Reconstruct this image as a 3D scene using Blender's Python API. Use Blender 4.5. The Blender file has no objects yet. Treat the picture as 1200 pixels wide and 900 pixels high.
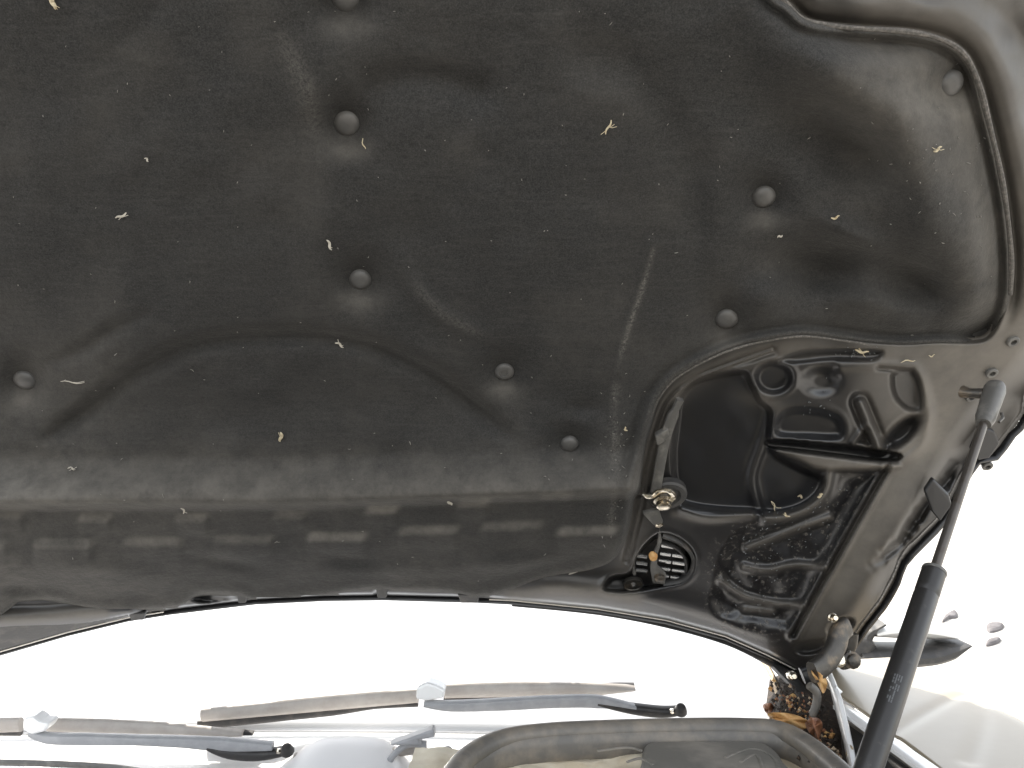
import bpy, bmesh, math, random
import numpy as np
from mathutils import Vector, Matrix, noise as mnoise
random.seed(7)
rng = np.random.default_rng(7)
R = math.radians
scn = bpy.context.scene
COL = scn.collection

# ------------------------------------------------------------------ camera
CAM = np.array([0.30, 0.0, 1.20]); PITCH = R(6.0); F = 867.0
FWD = np.array([0, math.cos(PITCH), math.sin(PITCH)])
UP = np.array([0, -math.sin(PITCH), math.cos(PITCH)])
RT = np.array([1.0, 0, 0])
cam = bpy.data.cameras.new('camera'); co = bpy.data.objects.new('camera', cam); COL.objects.link(co)
cam.sensor_width = 36; cam.lens = 36 * F / 1200; cam.clip_start = 0.02; cam.clip_end = 20000
co.location = CAM; co.rotation_euler = (math.pi / 2 + PITCH, 0, 0)
scn.camera = co

# ------------------------------------------------------------------ light
SUN = Vector((-0.40, 0.50, 0.77)).normalized()
w = bpy.data.worlds.new('World'); scn.world = w; w.use_nodes = True
nt = w.node_tree; nt.nodes.clear()
sky = nt.nodes.new('ShaderNodeTexSky'); sky.sky_type = 'NISHITA'; sky.sun_disc = False
sky.sun_elevation = math.asin(SUN.z); sky.sun_rotation = math.atan2(SUN.x, SUN.y)
sky.dust_density = 1.5; sky.ozone_density = 0.5; sky.air_density = 1.2
hsv = nt.nodes.new('ShaderNodeHueSaturation'); hsv.inputs['Saturation'].default_value = 0.22
bg = nt.nodes.new('ShaderNodeBackground'); bg.inputs['Strength'].default_value = 0.15
wo = nt.nodes.new('ShaderNodeOutputWorld')
nt.links.new(sky.outputs[0], hsv.inputs['Color']); nt.links.new(hsv.outputs[0], bg.inputs[0]); nt.links.new(bg.outputs[0], wo.inputs[0])
sl = bpy.data.lights.new('sun', 'SUN'); sl.energy = 2.2; sl.angle = R(0.6); sl.color = (1.0, 0.93, 0.83)
so = bpy.data.objects.new('sun', sl); COL.objects.link(so)
so.rotation_euler = SUN.to_track_quat('Z', 'Y').to_euler()
scn.view_settings.view_transform = 'Standard'; scn.view_settings.look = 'None'
scn.view_settings.gamma = 1.0; scn.view_settings.exposure = 1.8
scn.cycles.max_bounces = 8; scn.cycles.diffuse_bounces = 5; scn.cycles.glossy_bounces = 4

# ------------------------------------------------------------------ geometry helpers
HN = np.array([0, -math.sin(R(45)), -math.cos(R(45))])      # hood underside normal (down and forward)
HP = np.array([0, 0.95, 1.026])                              # a point of the hood's rear edge

def ray(px, py):
    px = np.asarray(px, float); py = np.asarray(py, float)
    return FWD + ((px - 600) / F)[..., None] * RT + ((450 - py) / F)[..., None] * UP
def P(px, py, d): return Vector(CAM + ray(px, py) * d)
def on_hood(px, py, h=0.0):
    """point of the hood's underside plane, lifted h metres towards the engine bay"""
    px = np.asarray(px, float); py = np.asarray(py, float)
    v = np.clip((py-450)/330, 0, 1.15); v = v*v*(3-2*np.clip(v, 0, 1)); u = (px-360)/np.where(px > 360, 640., 420.)
    crown = .085*np.clip(u*u, 0, 1.6)*v          # the pressed hood bows down towards its rear corners
    r = ray(px, py); t = ((HP - CAM) @ HN + np.asarray(h) + crown) / (r @ HN)
    return CAM + r * t[..., None]
def OH(px, py, h=0.0): return Vector(on_hood(np.array(px), np.array(py), h))
def hood_m(px, py):  # metres per photo pixel at that point
    return float((OH(px, py) - Vector(CAM)).dot(Vector(FWD))) / F
def on_z(px, py, z):
    r = ray(px, py); t = (z - CAM[2]) / r[..., 2]; return CAM + r * t[..., None]
def OZ(px, py, z): return Vector(on_z(np.array(px), np.array(py), z))

def spline(pts, n=8, closed=False):
    p = np.array(pts, float); m = len(p); out = []
    rngi = range(m) if closed else range(m - 1)
    for i in rngi:
        if closed: a, b, c, d = p[(i-1) % m], p[i], p[(i+1) % m], p[(i+2) % m]
        else: a, b, c, d = p[max(i-1, 0)], p[i], p[i+1], p[min(i+2, m-1)]
        for k in range(n):
            t = k / n
            out.append(0.5 * ((2*b) + (-a+c)*t + (2*a-5*b+4*c-d)*t*t + (-a+3*b-3*c+d)*t**3))
    if not closed: out.append(p[-1])
    return np.array(out)

def dist_line(X, Y, pts):
    """distance to a polyline and the parameter 0..1 along it"""
    best = np.full(X.shape, 1e9); par = np.zeros(X.shape); side = np.zeros(X.shape); n = len(pts) - 1
    for i in range(n):
        ax, ay = pts[i]; bx, by = pts[i+1]; dx, dy = bx-ax, by-ay
        L = dx*dx + dy*dy + 1e-9
        t = np.clip(((X-ax)*dx + (Y-ay)*dy) / L, 0, 1)
        d = np.hypot(X-ax-t*dx, Y-ay-t*dy)
        m = d < best
        best = np.where(m, d, best); par = np.where(m, (i+t)/n, par)
        side = np.where(m, np.sign((X-ax)*dy - (Y-ay)*dx), side)
    return best, par, side

def sd_poly(X, Y, pts, smooth=True, n=5):
    q = spline(pts, n, True) if smooth else np.array(pts, float)
    d, _, _ = dist_line(X, Y, np.vstack([q, q[:1]]))
    inside = np.zeros(X.shape, bool); m = len(q)
    for i in range(m):
        x1, y1 = q[i]; x2, y2 = q[(i+1) % m]
        if y1 == y2: continue
        c = ((y1 > Y) != (y2 > Y)) & (X < (x2-x1)*(Y-y1)/(y2-y1) + x1)
        inside ^= c
    return np.where(inside, -d, d)
def ss(x, a, b):
    t = np.clip((x-a)/(b-a), 0, 1); return t*t*(3-2*t)
def g(d, s): return np.exp(-(d/s)**2)
def blob(X, Y, x, y, rx, ry, ang=0):
    c, s = math.cos(R(ang)), math.sin(R(ang)); dx, dy = X-x, Y-y
    return np.exp(-(((dx*c+dy*s)/rx)**2 + ((-dx*s+dy*c)/ry)**2))
def sd_ell(X, Y, x, y, rx, ry, ang=0):
    c, s = math.cos(R(ang)), math.sin(R(ang)); dx, dy = X-x, Y-y
    return (np.hypot((dx*c+dy*s)/rx, (-dx*s+dy*c)/ry) - 1) * min(rx, ry)
def vnoise(X, Y, s, seed=0):
    r = np.random.default_rng(seed); gr = r.random((140, 140)) * 2 - 1
    x = X/s + 40; y = Y/s + 40; xi = np.floor(x).astype(int); yi = np.floor(y).astype(int)
    fx = x-xi; fy = y-yi; fx = fx*fx*(3-2*fx); fy = fy*fy*(3-2*fy); xi %= 139; yi %= 139
    return (gr[xi, yi]*(1-fx)+gr[xi+1, yi]*fx)*(1-fy) + (gr[xi, yi+1]*(1-fx)+gr[xi+1, yi+1]*fx)*fy

def link(name, me, mat, parent=None, label=None):
    o = bpy.data.objects.new(name, me); COL.objects.link(o)
    if mat:
        for m in (mat if isinstance(mat, (list, tuple)) else [mat]): me.materials.append(m)
    if parent is not None: o.parent = parent
    if label: o['label'] = label
    return o
def tag(o, label, cat=None, group=None, kind=None):
    o['label'] = label
    if cat: o['category'] = cat
    if group: o['group'] = group
    if kind: o['kind'] = kind
    return o
def mesh_from(name, verts, faces, smooth=True):
    me = bpy.data.meshes.new(name); me.from_pydata([tuple(v) for v in verts], [], faces); me.update()
    if smooth: me.shade_smooth()
    return me
def grid_mesh(name, xs, ys, posf, keep=None, attrs=None):
    X, Y = np.meshgrid(xs, ys); V = posf(X, Y); H, W = X.shape
    idx = np.arange(H*W).reshape(H, W)
    q = np.stack([idx[:-1, :-1], idx[1:, :-1], idx[1:, 1:], idx[:-1, 1:]], -1).reshape(-1, 4)
    if keep is not None:
        k = keep(X, Y); kk = (k[:-1, :-1] | k[1:, :-1] | k[1:, 1:] | k[:-1, 1:]).reshape(-1); q = q[kk]
    used = np.unique(q); remap = np.full(H*W, -1); remap[used] = np.arange(len(used)); q = remap[q]
    V = V.reshape(-1, 3)[used]
    me = bpy.data.meshes.new(name)
    me.vertices.add(len(V)); me.vertices.foreach_set('co', V.astype(np.float32).ravel())
    me.loops.add(q.size); me.loops.foreach_set('vertex_index', q.ravel().astype(np.int32))
    me.polygons.add(len(q)); me.polygons.foreach_set('loop_start', np.arange(0, q.size, 4, dtype=np.int32))
    me.polygons.foreach_set('loop_total', np.full(len(q), 4, dtype=np.int32))
    me.update(); me.validate(); me.shade_smooth()
    if attrs:
        for nme, fn in attrs.items():
            a = me.attributes.new(nme, 'FLOAT', 'POINT'); a.data.foreach_set('value', fn(X, Y).reshape(-1)[used].astype(np.float32))
    return me

def sweep(pts, w, h=None, up=(0, 0, 1), n=12, sq=2.0, caps=True):
    """tube of elliptical / squarish section along 3-D points; w,h half sizes (scalar or per point)"""
    pts = [Vector(p) for p in pts]; m = len(pts)
    w = [w]*m if np.isscalar(w) else list(w); h = w if h is None else ([h]*m if np.isscalar(h) else list(h))
    V = []; Fc = []; up = Vector(up)
    for i, p in enumerate(pts):
        t = (pts[min(i+1, m-1)] - pts[max(i-1, 0)]).normalized()
        s = t.cross(up)
        if s.length < 1e-4: s = t.cross(Vector((1, 0, 0)))
        s.normalize(); u = s.cross(t).normalized()
        for k in range(n):
            a = 2*math.pi*(k+0.5)/n; c, si = math.cos(a), math.sin(a)
            c = math.copysign(abs(c)**(2/sq), c); si = math.copysign(abs(si)**(2/sq), si)
            V.append(p + s*(c*w[i]) + u*(si*h[i]))
    for i in range(m-1):
        for k in range(n):
            a = i*n+k; b = i*n+(k+1) % n; Fc.append((a, b, b+n, a+n))
    if caps:
        Fc.append(tuple(range(n))[::-1]); Fc.append(tuple(range((m-1)*n, m*n)))
    return V, Fc
def merge(*parts):
    V = []; Fc = []
    for v, f in parts:
        o = len(V); V += list(v); Fc += [tuple(i+o for i in t) for t in f]
    return V, Fc
def add(name, vf, mat, parent=None, label=None, smooth=True, auto=True):
    me = mesh_from(name, vf[0], vf[1], smooth)
    bm = bmesh.new(); bm.from_mesh(me); bmesh.ops.recalc_face_normals(bm, faces=bm.faces)
    if auto:
        for e in bm.edges:
            if len(e.link_faces) == 2 and e.calc_face_angle(0) > R(40): e.smooth = False
    bm.to_mesh(me); bm.free()
    return link(name, me, mat, parent, label)
def frame(normal, hint=(0, 0, 1)):
    n = Vector(normal).normalized(); s = Vector(hint).cross(n)
    if s.length < 1e-3: s = Vector((1, 0, 0)).cross(n)
    s.normalize(); return s, n.cross(s).normalized(), n
def lathe(c, normal, prof, n=24, sx=1.0, hint=(0, 0, 1), bottom=False):
    """profile [(radius, height)] round an axis"""
    s, u, nn = frame(normal, hint); c = Vector(c); V = []; Fc = []
    for r, z in prof:
        for k in range(n):
            a = 2*math.pi*k/n; V.append(c + s*(math.cos(a)*r*sx) + u*(math.sin(a)*r) + nn*z)
    for i in range(len(prof)-1):
        for k in range(n):
            a = i*n+k; b = i*n+(k+1) % n; Fc.append((a, b, b+n, a+n))
    Fc.append(tuple(range((len(prof)-1)*n, len(prof)*n)))
    Fc.append(tuple(range(n))[::-1])
    return V, Fc
def slab(pts, direction, thick):
    """closed prism from a 3-D outline, pushed along direction"""
    d = Vector(direction).normalized()*thick; n = len(pts)
    V = [Vector(p) for p in pts] + [Vector(p)+d for p in pts]
    Fc = [tuple(range(n)), tuple(range(2*n-1, n-1, -1))] + [(i, i+n, (i+1) % n + n, (i+1) % n) for i in range(n)]
    return V, Fc
def bevel(o, wdt, seg=2):
    m = o.modifiers.new('bevel', 'BEVEL'); m.width = wdt; m.segments = seg; m.limit_method = 'ANGLE'; m.angle_limit = R(35)
    return o

# ------------------------------------------------------------------ materials
def mat(name, color=(.5, .5, .5), rough=.5, metal=0, spec=.5, coat=0, sheen=0,
        noise=None, bump=None, rnoise=None):
    """noise=(scale, colour2, lo, hi)  bump=(scale, strength, distance)  rnoise=(scale, rough2)"""
    m = bpy.data.materials.new(name); m.use_nodes = True; t = m.node_tree; b = t.nodes['Principled BSDF']
    b.inputs['Base Color'].default_value = (*color, 1); b.inputs['Roughness'].default_value = rough
    b.inputs['Metallic'].default_value = metal; b.inputs['Specular IOR Level'].default_value = spec
    b.inputs['Coat Weight'].default_value = coat; b.inputs['Coat Roughness'].default_value = .08
    b.inputs['Sheen Weight'].default_value = sheen; b.inputs['Sheen Roughness'].default_value = .4
    tc = t.nodes.new('ShaderNodeTexCoord')
    def nz(scale, detail=6, rg=.6):
        n = t.nodes.new('ShaderNodeTexNoise'); n.inputs['Scale'].default_value = scale; n.inputs['Detail'].default_value = detail
        n.inputs['Roughness'].default_value = rg; t.links.new(tc.outputs['Object'], n.inputs['Vector']); return n
    if noise:
        sc, c2, lo, hi = noise; n = nz(sc); mr = t.nodes.new('ShaderNodeMapRange'); mr.inputs['From Min'].default_value = lo
        mr.inputs['From Max'].default_value = hi; t.links.new(n.outputs['Fac'], mr.inputs['Value'])
        mx = t.nodes.new('ShaderNodeMix'); mx.data_type = 'RGBA'; mx.inputs['A'].default_value = (*color, 1); mx.inputs['B'].default_value = (*c2, 1)
        t.links.new(mr.outputs[0], mx.inputs['Factor']); t.links.new(mx.outputs['Result'], b.inputs['Base Color'])
    if rnoise:
        n = nz(rnoise[0]); mr = t.nodes.new('ShaderNodeMapRange'); mr.inputs['From Min'].default_value = .35; mr.inputs['From Max'].default_value = .65
        mr.inputs['To Min'].default_value = rough; mr.inputs['To Max'].default_value = rnoise[1]
        t.links.new(n.outputs['Fac'], mr.inputs['Value']); t.links.new(mr.outputs[0], b.inputs['Roughness'])
    if bump:
        n = nz(bump[0], 4); bp = t.nodes.new('ShaderNodeBump'); bp.inputs['Strength'].default_value = bump[1]; bp.inputs['Distance'].default_value = bump[2]
        t.links.new(n.outputs['Fac'], bp.inputs['Height']); t.links.new(bp.outputs[0], b.inputs['Normal'])
    return m

def felt_material():
    m = bpy.data.materials.new('black_felt'); m.use_nodes = True; t = m.node_tree; N = t.nodes; L = t.links; b = N['Principled BSDF']
    b.inputs['Roughness'].default_value = .92; b.inputs['Specular IOR Level'].default_value = .25
    b.inputs['Sheen Weight'].default_value = .10; b.inputs['Sheen Roughness'].default_value = .35; b.inputs['Sheen Tint'].default_value = (.9, .86, .8, 1)
    tc = N.new('ShaderNodeTexCoord')
    def nz(sc, det=5, rg=.6, vec=None, scale=None):
        n = N.new('ShaderNodeTexNoise'); n.inputs['Scale'].default_value = sc; n.inputs['Detail'].default_value = det; n.inputs['Roughness'].default_value = rg
        src = tc.outputs['Object']
        if scale:
            mp = N.new('ShaderNodeMapping'); mp.inputs['Scale'].default_value = scale; L.new(src, mp.inputs[0]); src = mp.outputs[0]
        L.new(src, n.inputs['Vector']); return n
    def mr(src, a, b_, c, d):
        k = N.new('ShaderNodeMapRange'); k.inputs[1].default_value = a; k.inputs[2].default_value = b_; k.inputs[3].default_value = c; k.inputs[4].default_value = d
        L.new(src, k.inputs[0]); return k.outputs[0]
    def mix(f, A, B):
        k = N.new('ShaderNodeMix'); k.data_type = 'RGBA'; L.new(f, k.inputs['Factor'])
        for s, i in ((A, 'A'), (B, 'B')):
            if isinstance(s, tuple): k.inputs[i].default_value = (*s, 1)
            else: L.new(s, k.inputs[i])
        return k.outputs['Result']
    big = nz(5, 4, .55); mid = nz(38, 6, .7); fine = nz(900, 3, .7)
    thx = nz(260, 3, .6, scale=(.12, 1, 1)); thy = nz(300, 3, .6, scale=(1, .12, .12))
    c = mix(mr(big.outputs[0], .4, .68, 0, 1), (.0195, .0196, .0192), (.027, .0262, .0245))
    c = mix(mr(mid.outputs[0], .45, .75, 0, .4), c, (.042, .040, .037))
    c = mix(mr(fine.outputs[0], .38, .72, 0, .9), c, (.052, .051, .049))
    c = mix(mr(nz(300, 4, .75).outputs[0], .45, .7, 0, .5), c, (.012, .012, .012))
    c = mix(mr(thx.outputs[0], .5, .75, 0, .2), c, (.07, .067, .063))
    at = N.new('ShaderNodeAttribute'); at.attribute_name = 'wear_and_light'
    w1 = nz(420, 6, .8); mu = N.new('ShaderNodeMath'); mu.operation = 'MULTIPLY'; L.new(at.outputs['Fac'], mu.inputs[0]); L.new(mr(w1.outputs[0], .42, .62, 0, 1), mu.inputs[1])
    c = mix(mu.outputs[0], c, (.17, .16, .145))
    at2 = N.new('ShaderNodeAttribute'); at2.attribute_name = 'dust_and_light'
    mu2 = N.new('ShaderNodeMath'); mu2.operation = 'MULTIPLY'; L.new(at2.outputs['Fac'], mu2.inputs[0]); L.new(mr(mid.outputs[0], .3, .65, .35, 1), mu2.inputs[1])
    c = mix(mu2.outputs[0], c, (.135, .125, .110))
    L.new(c, b.inputs['Base Color'])
    bp = N.new('ShaderNodeBump'); bp.inputs['Strength'].default_value = .3; bp.inputs['Distance'].default_value = .0006
    ad = N.new('ShaderNodeMath'); ad.operation = 'ADD'; L.new(thx.outputs[0], ad.inputs[0]); L.new(thy.outputs[0], ad.inputs[1])
    ad2 = N.new('ShaderNodeMath'); ad2.operation = 'ADD'; L.new(ad.outputs[0], ad2.inputs[0]); L.new(fine.outputs[0], ad2.inputs[1])
    L.new(ad2.outputs[0], bp.inputs['Height'])
    bp2 = N.new('ShaderNodeBump'); bp2.inputs['Strength'].default_value = .5; bp2.inputs['Distance'].default_value = .004
    L.new(mid.outputs[0], bp2.inputs['Height']); L.new(bp.outputs[0], bp2.inputs['Normal']); L.new(bp2.outputs[0], b.inputs['Normal'])
    return m

def paint_material():
    m = bpy.data.materials.new('black_body_paint'); m.use_nodes = True; t = m.node_tree; N = t.nodes; L = t.links; b = N['Principled BSDF']
    tc = N.new('ShaderNodeTexCoord')
    def nz(sc, det=6, rg=.65):
        n = N.new('ShaderNodeTexNoise'); n.inputs['Scale'].default_value = sc; n.inputs['Detail'].default_value = det; n.inputs['Roughness'].default_value = rg
        L.new(tc.outputs['Object'], n.inputs['Vector']); return n
    def mr(src, a, b_, c, d):
        k = N.new('ShaderNodeMapRange'); k.inputs[1].default_value = a; k.inputs[2].default_value = b_; k.inputs[3].default_value = c; k.inputs[4].default_value = d
        L.new(src, k.inputs[0]); return k.outputs[0]
    def math_(op, a, c):
        k = N.new('ShaderNodeMath'); k.operation = op
        for i, s in enumerate((a, c)):
            if isinstance(s, (int, float)): k.inputs[i].default_value = s
            else: L.new(s, k.inputs[i])
        return k.outputs[0]
    at = N.new('ShaderNodeAttribute'); at.attribute_name = 'dust_and_light'; sp = N.new('ShaderNodeAttribute'); sp.attribute_name = 'spots'
    n1 = nz(22); n2 = nz(170, 5, .75); n3 = nz(520, 4, .8)
    d = math_('MULTIPLY', at.outputs['Fac'], mr(n1.outputs[0], .3, .6, .55, 1))
    s = math_('MULTIPLY', sp.outputs['Fac'], mr(n2.outputs[0], .57, .62, 0, 1))
    s2 = mr(n3.outputs[0], .70, .74, 0, .5)
    tot = math_('MAXIMUM', math_('MAXIMUM', d, math_('MULTIPLY', s, .6)), s2)
    k = N.new('ShaderNodeMix'); k.data_type = 'RGBA'; L.new(tot, k.inputs['Factor']); k.inputs['A'].default_value = (.010, .010, .011, 1); k.inputs['B'].default_value = (.145, .131, .112, 1)
    L.new(k.outputs['Result'], b.inputs['Base Color'])
    L.new(mr(tot, 0, 1, .30, .62), b.inputs['Roughness']); L.new(mr(tot, 0, .5, .25, 0), b.inputs['Coat Weight']); b.inputs['Coat Roughness'].default_value = .18
    bp = N.new('ShaderNodeBump'); bp.inputs['Strength'].default_value = .35; bp.inputs['Distance'].default_value = .0012
    L.new(math_('ADD', mr(n2.outputs[0], .55, .65, 0, 1), 0), bp.inputs['Height'])
    bs = math_('MULTIPLY', sp.outputs['Fac'], .18); L.new(math_('ADD', bs, .05), bp.inputs['Strength']); L.new(bp.outputs[0], b.inputs['Normal'])
    return m

M_FELT = felt_material(); M_PAINT = paint_material()
M_CLIP = mat('black_plastic_clip', (.075, .073, .070), .42, bump=(300, .2, .0006), noise=(60, (.12, .115, .108), .45, .8))
M_RUB = mat('rubber_seal', (.13, .122, .110), .45, noise=(30, (.28, .24, .19), .4, .75), bump=(200, .3, .001))
M_STEEL = mat('greasy_steel', (.07, .065, .058), .38, metal=.6, noise=(55, (.22, .17, .12), .5, .75), bump=(130, .5, .0015))
M_CHROME = mat('zinc_bolt', (.75, .70, .60), .22, metal=1, noise=(80, (.45, .36, .24), .5, .7), bump=(140, .4, .001))
M_STRUT = mat('strut_black_paint', (.020, .019, .018), .38, noise=(120, (.07, .065, .055), .6, .8), coat=.1)
M_ROD = mat('strut_rod_steel', (.10, .09, .08), .3, metal=.6, noise=(140, (.08, .065, .05), .5, .8))
M_SOCKET = mat('grey_plastic_socket', (.085, .082, .076), .45, noise=(70, (.2, .19, .17), .5, .8), bump=(160, .2, .001))
M_PLAST = mat('black_trim_plastic', (.035, .034, .033), .5, noise=(50, (.10, .09, .08), .5, .8), bump=(220, .3, .001))
M_PRINT2 = mat('faded_print', (.085, .088, .09), .6)
M_LPRINT = mat('grey_print', (.17, .18, .18), .6)
M_SILVER = mat('cream_white_paint', (.74, .70, .63), .28, coat=.6, noise=(6, (.66, .61, .53), .4, .7))
M_WHITE = mat('white_paint', (.78, .78, .77), .3, coat=.5, noise=(9, (.7, .69, .66), .45, .7))
M_CAP = M_WHITE
M_BLADE = mat('sunbleached_wiper_rubber', (.34, .31, .28), .5, noise=(40, (.42, .39, .36), .4, .7), bump=(200, .2, .001))
M_ARM = mat('grey_wiper_arm', (.32, .325, .335), .42, noise=(60, (.40, .40, .41), .45, .75))
M_DARK = mat('dark_plastic', (.03, .028, .027), .5, noise=(60, (.09, .08, .07), .5, .8))
M_COWL = mat('white_dusty_cowl', (.80, .79, .78), .5, noise=(14, (.84, .83, .82), .4, .7), bump=(160, .15, .001))
M_TAN = mat('dusty_tan_plastic', (.66, .56, .40), .6, noise=(16, (.80, .73, .58), .42, .62), bump=(60, .5, .002))
M_TRAY = mat('grey_cover_plastic', (.18, .17, .15), .45, noise=(18, (.32, .29, .25), .45, .7), bump=(90, .3, .0015))
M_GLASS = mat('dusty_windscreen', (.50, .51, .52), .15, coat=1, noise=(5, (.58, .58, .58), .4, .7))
M_CONC = mat('concrete', (.40, .38, .35), .9, noise=(2.2, (.48, .46, .42), .4, .7), bump=(40, .3, .01))
M_LINT = mat('pale_lint', (.46, .43, .37), .9)
M_SEED = mat('straw_seed', (.50, .44, .31), .8, noise=(300, (.4, .3, .16), .5, .7))
M_LEAFO = mat('orange_leaf', (.45, .23, .075), .6, noise=(120, (.58, .38, .16), .4, .7), bump=(150, .6, .002))
M_LEAFB = mat('brown_leaf', (.17, .065, .03), .55, noise=(140, (.30, .14, .07), .4, .7), bump=(150, .8, .003))
M_LEAFP = mat('pale_leaf', (.48, .38, .26), .7, noise=(140, (.3, .2, .12), .5, .7), bump=(150, .6, .002))
M_SOIL = mat('leaf_crumbs', (.030, .022, .016), .8, noise=(200, (.12, .08, .05), .55, .72), bump=(200, 1, .004))
M_STONE = mat('dark_stone', (.10, .09, .09), .8, noise=(20, (.16, .15, .15), .4, .7))

# ------------------------------------------------------------------ ground
gm = grid_mesh('ground', np.linspace(-4000, 4000, 61), np.linspace(-3000, 8000, 81), lambda X, Y: np.stack([X, Y, 0*X], -1))
tag(link('ground', gm, M_CONC), 'pale sunlit concrete driveway under and beyond the car', kind='structure')

# ------------------------------------------------------------------ the car
car = bpy.data.objects.new('car', None); COL.objects.link(car); car.location = (0, 0.9, 0)
tag(car, 'parked car seen from its engine bay, hood propped open on a gas strut', 'car')
bpy.context.view_layer.update()
OFF = Vector(car.location)
_link = link
def link(name, me, mt, parent=None, label=None):
    """children of the car keep their world positions; sub-parts sit on parts that are at the car's origin"""
    o = _link(name, me, mt, parent, label)
    if parent is car: o.location = -OFF
    return o

# hood outline in the photo
HOOD = [(-60, 784), (0, 768), (80, 745), (150, 728), (200, 720), (300, 708), (380, 704), (450, 703), (560, 706), (600, 708), (700, 718), (780, 731), (850, 750), (900, 772), (938, 792),
        (965, 790), (985, 774), (1001, 757), (1016, 735), (1036, 710), (1052, 682), (1060, 660), (1082, 636), (1108, 608), (1126, 572), (1146, 540), (1166, 536), (1186, 510), (1204, 486), (1222, 400), (1235, 250), (1232, 80), (1210, -40), (1150, -120), (-60, -120)]
LINER = [(905, -60), (902, -12), (925, 8), (948, 26), (1000, 33), (1060, 37), (1100, 45), (1128, 62), (1145, 92), (1158, 140), (1170, 190), (1179, 240), (1185, 300), (1184, 345), (1176, 375), (1162, 398), (1140, 405),
         (1100, 404), (1060, 406), (1020, 404), (980, 398), (940, 394), (900, 399), (860, 409), (820, 426), (790, 445), (771, 468), (762, 492), (752, 525), (742, 562), (735, 600), (727, 635), (714, 655), (690, 665), (660, 671), (630, 678), (600, 689), (560, 697),
         (530, 692), (470, 690), (440, 688), (400, 692), (360, 698), (330, 700), (300, 701), (280, 696), (250, 693), (228, 696), (208, 708), (170, 712), (140, 714), (110, 712), (80, 706), (50, 701), (20, 703), (-70, 703), (-70, -60)]
CLIPS = [(407, 143, 17, 1), (422, 326, 14, 1), (591, 434, 12.5, 1), (667, 519, 11.5, 1), (30, 444, 13.5, 1), (895, 229, 14.5, 1), (852, 372, 14, 1), (1112, 98, 16, .8), (406, -3, 18, 1), (1149, 391, 13, .9)]
ARC = spline([(55, 520), (105, 478), (160, 436), (230, 404), (330, 393), (420, 402), (490, 430), (548, 470), (600, 520)], 8)
UPD = [(10, 604), (112, 606), (226, 606), (340, 603), (448, 597), (555, 589), (652, 580)]
LOD = [(-25, 638), (75, 637), (180, 635), (287, 632), (395, 629), (502, 621), (600, 616), (688, 622)]

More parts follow.
